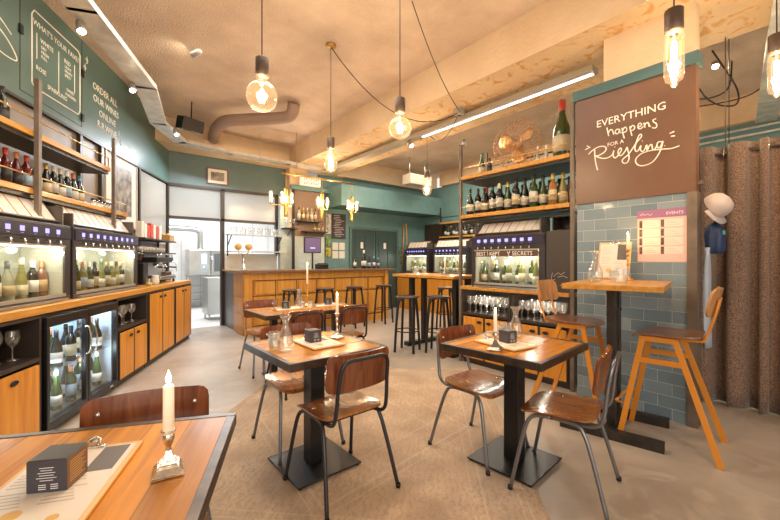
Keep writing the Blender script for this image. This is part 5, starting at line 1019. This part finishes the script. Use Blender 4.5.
# curtain
def curtain():
    g = G(); nx, nz = 320, 14; Y0, Y1 = .93, -1.55; vs = []
    for j in range(nz + 1):
        z = .012 + (2.37 - .012) * j / nz
        for i in range(nx + 1):
            t_ = i / nx; ph = t_ * 2 * PI * 14.5 + 1.1 * math.sin(t_ * 29) + .5 * math.sin(t_ * 67); am = .066 + .02 * math.sin(t_ * 23) + .012 * (1 - j / nz) * math.sin(t_ * 41 + 1); vs.append((4.52 + am * math.sin(ph + .35 * math.sin(j * .25 + t_ * 9)) - .03 * (1 - j / nz) ** 2, Y0 + (Y1 - Y0) * t_ + .012 * math.sin(ph * 2), z))
    g.add(vs, [(j * (nx + 1) + i, j * (nx + 1) + i + 1, (j + 1) * (nx + 1) + i + 1, (j + 1) * (nx + 1) + i) for j in range(nz) for i in range(nx)], True); return g
def tweed():
    m, n, l, b = nodes('brown_tweed'); tc = n.new('ShaderNodeTexCoord'); t = n.new('ShaderNodeTexNoise'); t.inputs['Scale'].default_value = 120; t.inputs['Detail'].default_value = 5; l.new(tc.outputs['Object'], t.inputs['Vector'])
    r = n.new('ShaderNodeValToRGB'); r.color_ramp.elements[0].position = .38; r.color_ramp.elements[1].position = .62; r.color_ramp.elements[0].color = (.09, .052, .036, 1); r.color_ramp.elements[1].color = (.30, .195, .145, 1); l.new(t.outputs['Fac'], r.inputs['Fac']); l.new(r.outputs['Color'], b.inputs['Base Color']); b.inputs['Roughness'].default_value = .95; b.inputs['Sheen Weight'].default_value = .3
    bp = n.new('ShaderNodeBump'); bp.inputs['Strength'].default_value = .5; bp.inputs['Distance'].default_value = .004; l.new(t.outputs['Fac'], bp.inputs['Height']); l.new(bp.outputs['Normal'], b.inputs['Normal']); return m
cu = thing('curtain', 'heavy brown tweed curtain hanging at the right edge behind the stool', 'curtain', (0, 0, 0)); c_ = curtain().build('fabric', tweed(), cu); md = c_.modifiers.new('s', 'SOLIDIFY'); md.thickness = .006
for i in range(17): y = .93 - 2.48 * (i + .5) / 17; G().tube([(4.52 + .035 * math.cos(a) * .35, y + .012 * math.sin(a * 2) * .2, 2.30 + .035 * math.sin(a)) for a in [2 * PI * k / 14 for k in range(14)]], .007, 6, True).build('eyelet', silver_m, cu)
cr_ = thing('curtain_rod', 'dark curtain rod hung from the ceiling on thin rods', 'curtain rod', (0, 0, 0)); G().tube([(4.52, 1.05, 2.30), (4.52, -1.7, 2.30)], .014, 8).build('rod', postm, cr_)
for y in (.70, -.75): G().tube([(4.52, y, 2.31), (4.52, y, 3.36 if y > 9 else 3.37)], .005, 6).build('hanger', postm, cr_)
# hat and things on the pillar side
hat = thing('cap', 'pale grey baseball cap hanging on the side of the tiled pillar', 'cap', (3.86, .665, 1.74), rot=(R(58), R(20), R(-30)))
capm = mat('greyish_pink_cotton', (.50, .42, .40), .9, bump=.1, bscale=120); G().lathe([(.098, 0), (.100, .03), (.092, .065), (.068, .095), (.03, .11), (0, .112)], n=20).build('crown', capm, hat); g = G(); vs = []
for i in range(9):
    a = -PI / 2 - .9 + 1.8 * i / 8
    for r_, z in ((.095, .0), (.16 - .02 * abs(i - 4) / 4, -.012)): vs.append((r_ * math.cos(a), r_ * math.sin(a), z))
b = g.add(vs, [(2 * i, 2 * i + 1, 2 * i + 3, 2 * i + 2) for i in range(8)], True).build('peak', capm, hat); b.modifiers.new('s', 'SOLIDIFY').thickness = .004
um = thing('folded_umbrella', 'navy folded umbrella hanging below the cap beside the pillar', 'umbrella', (3.88, .665, 1.40)); g = G(); nv_ = mat('navy_cloth', (.015, .035, .11), .6)
vs = []; nn = 20
for j, (r_, z) in enumerate(((.012, .22), (.045, .19), (.06, .12), (.055, .04), (.06, .0), (.035, -.03))):
    for i in range(nn): a = 2 * PI * i / nn; q = r_ * (1 + .22 * math.sin(a * 5 + j * .4)); vs.append((q * math.cos(a), q * math.sin(a), z))
g.add(vs, [(j * nn + i, j * nn + (i + 1) % nn, (j + 1) * nn + (i + 1) % nn, (j + 1) * nn + i) for j in range(5) for i in range(nn)], True).build('canopy', nv_, um); G().tube([(0, 0, .18), (0, 0, .27), (.015, 0, .29)], .006, 6).build('handle', black_m, um); G().box(-.05, .02, -.062, -.055, .12, .15).build('tag', mat('teal_tag', (.1, .4, .35), .5), um)
sc_ = thing('apron', 'pale blue apron hanging along the edge of the tiled pillar', 'apron', (3.83, .70, 0)); g = G(); vs = []
for j in range(13):
    z = .62 + .80 * j / 12
    for i in range(11): x = -.05 + .10 * i / 10 * (1 - .35 * j / 12) + .01 * j / 12; vs.append((x, .02 * math.sin(i * 1.9 + j * .25), z))
b = g.add(vs, [(j * 11 + i, j * 11 + i + 1, (j + 1) * 11 + i + 1, (j + 1) * 11 + i) for j in range(12) for i in range(10)], True).build('cloth', mat('pale_blue_cotton', (.36, .42, .52), .8), sc_); b.modifiers.new('s', 'SOLIDIFY').thickness = .004; G().tube([(0, 0, 1.42), (.01, .02, 1.58)], .004, 5).build('neck_strap', nv_, sc_)
hk = G().box(3.76, 3.80, .715, .744, 1.92, 1.95).tube([(3.78, .72, 1.93), (3.80, .67, 1.92), (3.80, .66, 1.95)], .006, 6).build('coat_hook', postm); tag(hk, 'small dark coat hook on the side of the pillar above the cap', 'hook')

# ------------------------------------------------------------------ ceiling things
cord_m = mat('black_cord', (.03, .02, .015), .6)
def pendant(label, x, y, z, kind, zc=3.8, p=25, canopy=False, k=1.0):
    t = thing('pendant_lamp', label, 'lamp', (x, y, z)); top = zc - z
    if kind == 'globe':
        R_ = .095 * k; prof = [(.020, R_ + .035), (.024, R_ + .01)] + [(R_ * math.sin(a), R_ * math.cos(a)) for a in [.30 + (PI - .30) * i / 14 for i in range(15)]]; sz = R_ + .035; fz = .04
    elif kind == 'pear':
        prof = [(.020, .16), (.026, .13), (.045, .08), (.070, .01), (.074, -.035), (.060, -.085), (.035, -.11), (.012, -.12), (0, -.13)]; sz = .16; fz = .06
    else:
        prof = [(.02, .15), (.045, .13), (.047, .10), (.047, -.09), (.040, -.12), (.018, -.135), (.016, -.15), (0, -.16)]; sz = .15; fz = .09
    G().lathe(prof, n=24).build('bulb', bulb_g, t)
    g = G()
    for i in range(5): a = 2 * PI * i / 5; g.tube([(.009 * math.cos(a), .009 * math.sin(a), fz), (.016 * math.cos(a + .4), .016 * math.sin(a + .4), -fz)], .003, 5)
    g.build('filament', fil_m, t); G().lathe([(.0, fz + .005), (.006, fz + .005), (.010, sz)], n=8).build('filament_stem', clear_g, t)
    G().lathe([(.022, sz - .02), (.040, sz - .005), (.044, sz), (.044, sz + .115), (.038, sz + .12), (0, sz + .12)], n=18).build('socket', mat('dark_bronze_socket', (.10, .065, .045), .45, .3), t)
    G().tube([(0, 0, sz + .12), (0, 0, top - .001)], .004, 6).build('cord', cord_m, t)
    if canopy: G().lathe([(0, top - .03), (.05, top - .03), (.06, top - .015), (.06, top - .001), (0, top - .001)], n=18).build('ceiling_rose', brass_m, t)
    point('pendant_light', (x, y, z - .0), p, (1, .80, .57), .035); return t
pendant('large glowing globe bulb pendant on the left, nearest of the globes', .889, 2.454, 2.41, 'globe', k=1.06); pendant('pear shaped bulb pendant under a brass ceiling rose', 2.155, 3.745, 2.45, 'pear', canopy=True)
pendant('globe bulb pendant hanging at the centre in front of the long beam', 2.023, 2.365, 2.43, 'globe', k=1.0); pendant('pear shaped bulb pendant seen left of the shelf unit, hung from the beam', 4.106, 4.147, 2.45, 'pear', zc=3.36); pendant('long tubular bulb pendant in front of the brown slogan panel', 2.50, .60, 2.43, 'tube')
pendant('tubular bulb pendant cropped at the right edge above the curtain', 3.62, .30, 2.58, 'tube', zc=3.36, p=18); pendant('pear shaped bulb pendant hidden below its socket by the curtain', 5.35, .80, 2.20, 'pear', p=30)
cbm = thing('cable_run', 'drooping black cables joining ceiling rose and grey junction box', 'cable', (0, 0, 0))
def sag(a, b, d, n=14): a, b = Vector(a), Vector(b); return [tuple(a.lerp(b, i / n) - Vector((0, 0, d * 4 * (i / n) * (1 - i / n)))) for i in range(n + 1)]
for a, b, d in (((2.155, 3.745, 3.78), (3.86, 3.28, 3.31), .42), ((2.384, 2.611, 3.79), (3.86, 3.26, 3.30), .12), ((3.87, 3.3, 3.31), (4.106, 4.147, 3.34), .25)): G().tube(sag(a, b, d), .005, 6).build('cable', cord_m, cbm)
jb = thing('junction_box', 'grey junction box under the long concrete beam', 'junction box', (3.87, 3.29, 3.30)); G().box(-.05, .05, -.05, .05, -.03, .058).build('box', mat('grey_plastic', (.35, .33, .30), .5), jb, bevel=.006); G().lathe([(0, -.034), (.02, -.034), (.02, -.03), (0, -.03)], n=12).build('knob', dark_m, jb)
# strip light and trunking under the long beam
tk = thing('strip_light', 'long strip light with steel trunking under the concrete beam', 'strip light', (0, 0, 0)); G().box(3.94, 4.08, 1.62, 7.15, 3.235, 3.30).build('trunking', mat('beige_trunking', (.42, .37, .30), .45, .4), tk)
G().box(3.99, 4.04, 1.64, 4.15, 3.226, 3.235).build('diffuser', lum_m, tk)
for y in (2.2, 3.9, 5.6, 7.0): G().tube([(4.01, y, 3.30), (4.01, y, 3.36)], .008, 6).build('hanger', steel_m, tk)
# perforated cable tray
tp = [(-.95, 1.75), (-.05, 3.82), (.498, 5.078), (.765, 6.312), (1.186, 7.10), (2.031, 7.28), (3.2, 7.30), (3.9, 7.28)]
tray = thing('cable_tray', 'galvanised steel cable tray running under the ceiling along the left and back walls', 'cable tray', (0, 0, 0))
galv = mat('galvanised_steel', (.62, .60, .56), .42, .4, var=.2, vscale=8)
for (x0, y0), (x1, y1) in zip(tp, tp[1:]):
    ln = math.hypot(x1 - x0, y1 - y0); M = Matrix.Translation((x0, y0, 3.30)) @ Matrix.Rotation(math.atan2(y1 - y0, x1 - x0), 4, 'Z')
    G().box(-.02, ln + .02, -.10, .10, 0, .004, M).box(-.02, ln + .02, -.104, -.10, 0, .05, M).box(-.02, ln + .02, .10, .104, 0, .05, M).build('tray_section', galv, tray)
for x, y in ((-.05, 3.82), (.62, 5.7), (1.186, 7.10), (2.6, 7.29)): G().tube([(x, y, 3.304), (x, y, 3.799 if y < 7.4 else 3.36)], .006, 6).build('hanger', galv, tray)
g = G()
for k in range(3):
    P_ = []
    for (x, y) in tp: P_.append((x + .03 * (k - 1), y, 3.315 + .008 * k))
    g.tube(smooth_path(P_, 3), .010, 6)
g.build('cables', cord_m, tray)
pp = G().tube(smooth_path([(1.80, 7.50, 3.60), (1.70, 6.95, 3.60), (1.72, 6.45, 3.60), (1.95, 6.16, 3.60), (2.35, 5.75, 3.60), (2.47, 5.55, 3.62), (2.48, 5.45, 3.78)], 4), .095, 14).build('ceiling_pipe', mat('brown_pipe', (.30, .20, .15), .5)); tag(pp, 'fat brown ventilation pipe bending under the ceiling at the left', 'pipe')
def spot(label, x, y, z, tx, ty, tz, p=30, lens=True, size=70):
    q = (Vector((tx, ty, tz)) - Vector((x, y, z))).to_track_quat('-Z', 'Y').to_euler(); t = thing('spotlight', label, 'spotlight', (x, y, z), rot=q)
    G().lathe([(.030, -.055), (.034, -.055), (.034, .05), (.02, .07), (0, .07)], n=16).build('housing', mat('grey_spot', (.35, .32, .28), .4, .5), t); G().lathe([(0, -.045), (.029, -.045)], n=16).build('lens', spot_m, t)
    d = bpy.data.lights.new('spot_beam', 'SPOT'); d.energy = p; d.color = (1, .80, .55); d.spot_size = R(size); d.spot_blend = .6; d.shadow_soft_size = .03; o = bpy.data.objects.new('spot_beam', d); C.objects.link(o); o.location = Vector((x, y, z)) + (Vector((tx, ty, tz)) - Vector((x, y, z))).normalized() * .06; o.rotation_euler = q
spot('brightest spotlight under the cable tray over the nearer chalk menu', -.06, 3.98, 3.24, .1, 3.0, 1.5, 10, size=100); spot('small spotlight under the cable tray over the chalk notice', .36, 5.0, 3.24, .5, 4.0, 1.5, 10, size=100); spot('spotlight beside the black loudspeaker in the ceiling corner', 1.0, 6.34, 3.24, 1.2, 5.3, 1.5, 10, size=100)
spot('spotlight beyond the photo edge lighting the left wall shelves', -.75, 2.4, 3.24, -1.0, 3.2, 2.6, 45)
spot('small spotlight on the trunking beside the centre globe bulb', 3.98, 4.4, 3.17, 3.9, 2.6, 1.6, 50, size=90); spot('spotlight in the far ceiling lighting the dispensers', 5.9, 4.9, 3.70, 7.2, 6.2, 2.0, 60, size=90); spot('spotlight above the slogan panel aimed at it', 3.2, .9, 3.30, 3.69, 1.2, 2.0, 7, size=70)
spk = thing('loudspeaker', 'black loudspeaker hanging in the ceiling corner over the kitchen wall', 'loudspeaker', (1.22, 6.50, 3.44), rot=(R(15), 0, R(20))); G().box(-.17, .17, -.1, .1, -.09, .10).build('cabinet', black_m, spk, bevel=.01); G().box(-.15, .15, -.105, -.1, -.08, .09).build('grille', dark_m, spk); G().tube([(0, 0, .1), (0, .05, .36)], .01, 6).build('bracket', black_m, spk)
# projector-like ceiling unit and tray on the right
pj = thing('ceiling_heater', 'grey ceiling unit on a bracket beside the far beam', 'ceiling unit', (6.2, 6.6, 3.25)); G().box(-.35, .35, -.15, .15, -.12, .12).build('body', mat('warm_grey_unit', (.40, .34, .27), .4), pj, bevel=.01); 
for x in (-.25, .25): G().tube([(x, 0, .12), (x, 0, .545)], .01, 6).build('bracket', steel_m, pj)
tr2 = thing('ceiling_track', 'pale cable tray slanting across the ceiling at the right edge', 'cable tray', (0, 0, 0)); M = Matrix.Translation((4.62, .33, 3.27)) @ Matrix.Rotation(R(8), 4, 'Z'); G().box(-1.9, 2.8, -.10, .10, 0, .006, M).box(-1.9, 2.8, -.106, -.10, 0, .05, M).box(-1.9, 2.8, .10, .106, 0, .05, M).build('tray', galv, tr2); 
for dx in (-1.4, 2.0): G().tube([(4.62 + dx, .33 + dx * .14, 3.27), (4.62 + dx, .33 + dx * .14, 3.795)], .006, 6).build('hanger', galv, tr2)
spot('added fill spotlight brightening the chalk menu on the green wall', .25, 3.45, 3.715, *L(1.2, -.57, 3.15), 13, size=85); spot('added fill spotlight brightening the chalk notice on the green wall', .95, 4.75, 3.715, *L(2.3, -.57, 3.15), 12, size=85)  # both spotlights are added to brighten the green wall
lo = thing('loose_cables', 'tangle of loose cables looping under the ceiling beyond the pillar', 'cable', (0, 0, 0))
for k, pts_ in enumerate(([(4.9, 1.5, 3.79), (5.1, 1.3, 3.35), (5.5, 1.1, 3.20), (5.9, .9, 3.35), (6.2, .9, 3.79)], [(5.0, 1.2, 3.79), (5.3, 1.0, 3.15), (5.6, .8, 3.05), (5.8, .8, 3.30), (5.7, 1.0, 3.79)], [(6.3, 2.0, 3.79), (6.4, 1.6, 3.5), (6.6, 1.2, 3.45), (6.9, .8, 3.55), (7.0, .6, 3.79)])): G().tube(smooth_path(pts_, 6), .009, 6).build('cable', cord_m, lo)
cdt = thing('conduit_pipes', 'thin steel conduits along the top of the far teal wall beyond the curtain', 'pipe', (0, 0, 0))
for z in (3.20, 3.30): G().tube([(7.70, -2.5, z), (7.70, 4.0, z)], .018, 6).build('conduit', galv, cdt)
spot('spotlight in the ceiling beyond the curtain, small and bright', 5.55, .95, 3.55, 3.0, .2, 1.0, 12, size=90)
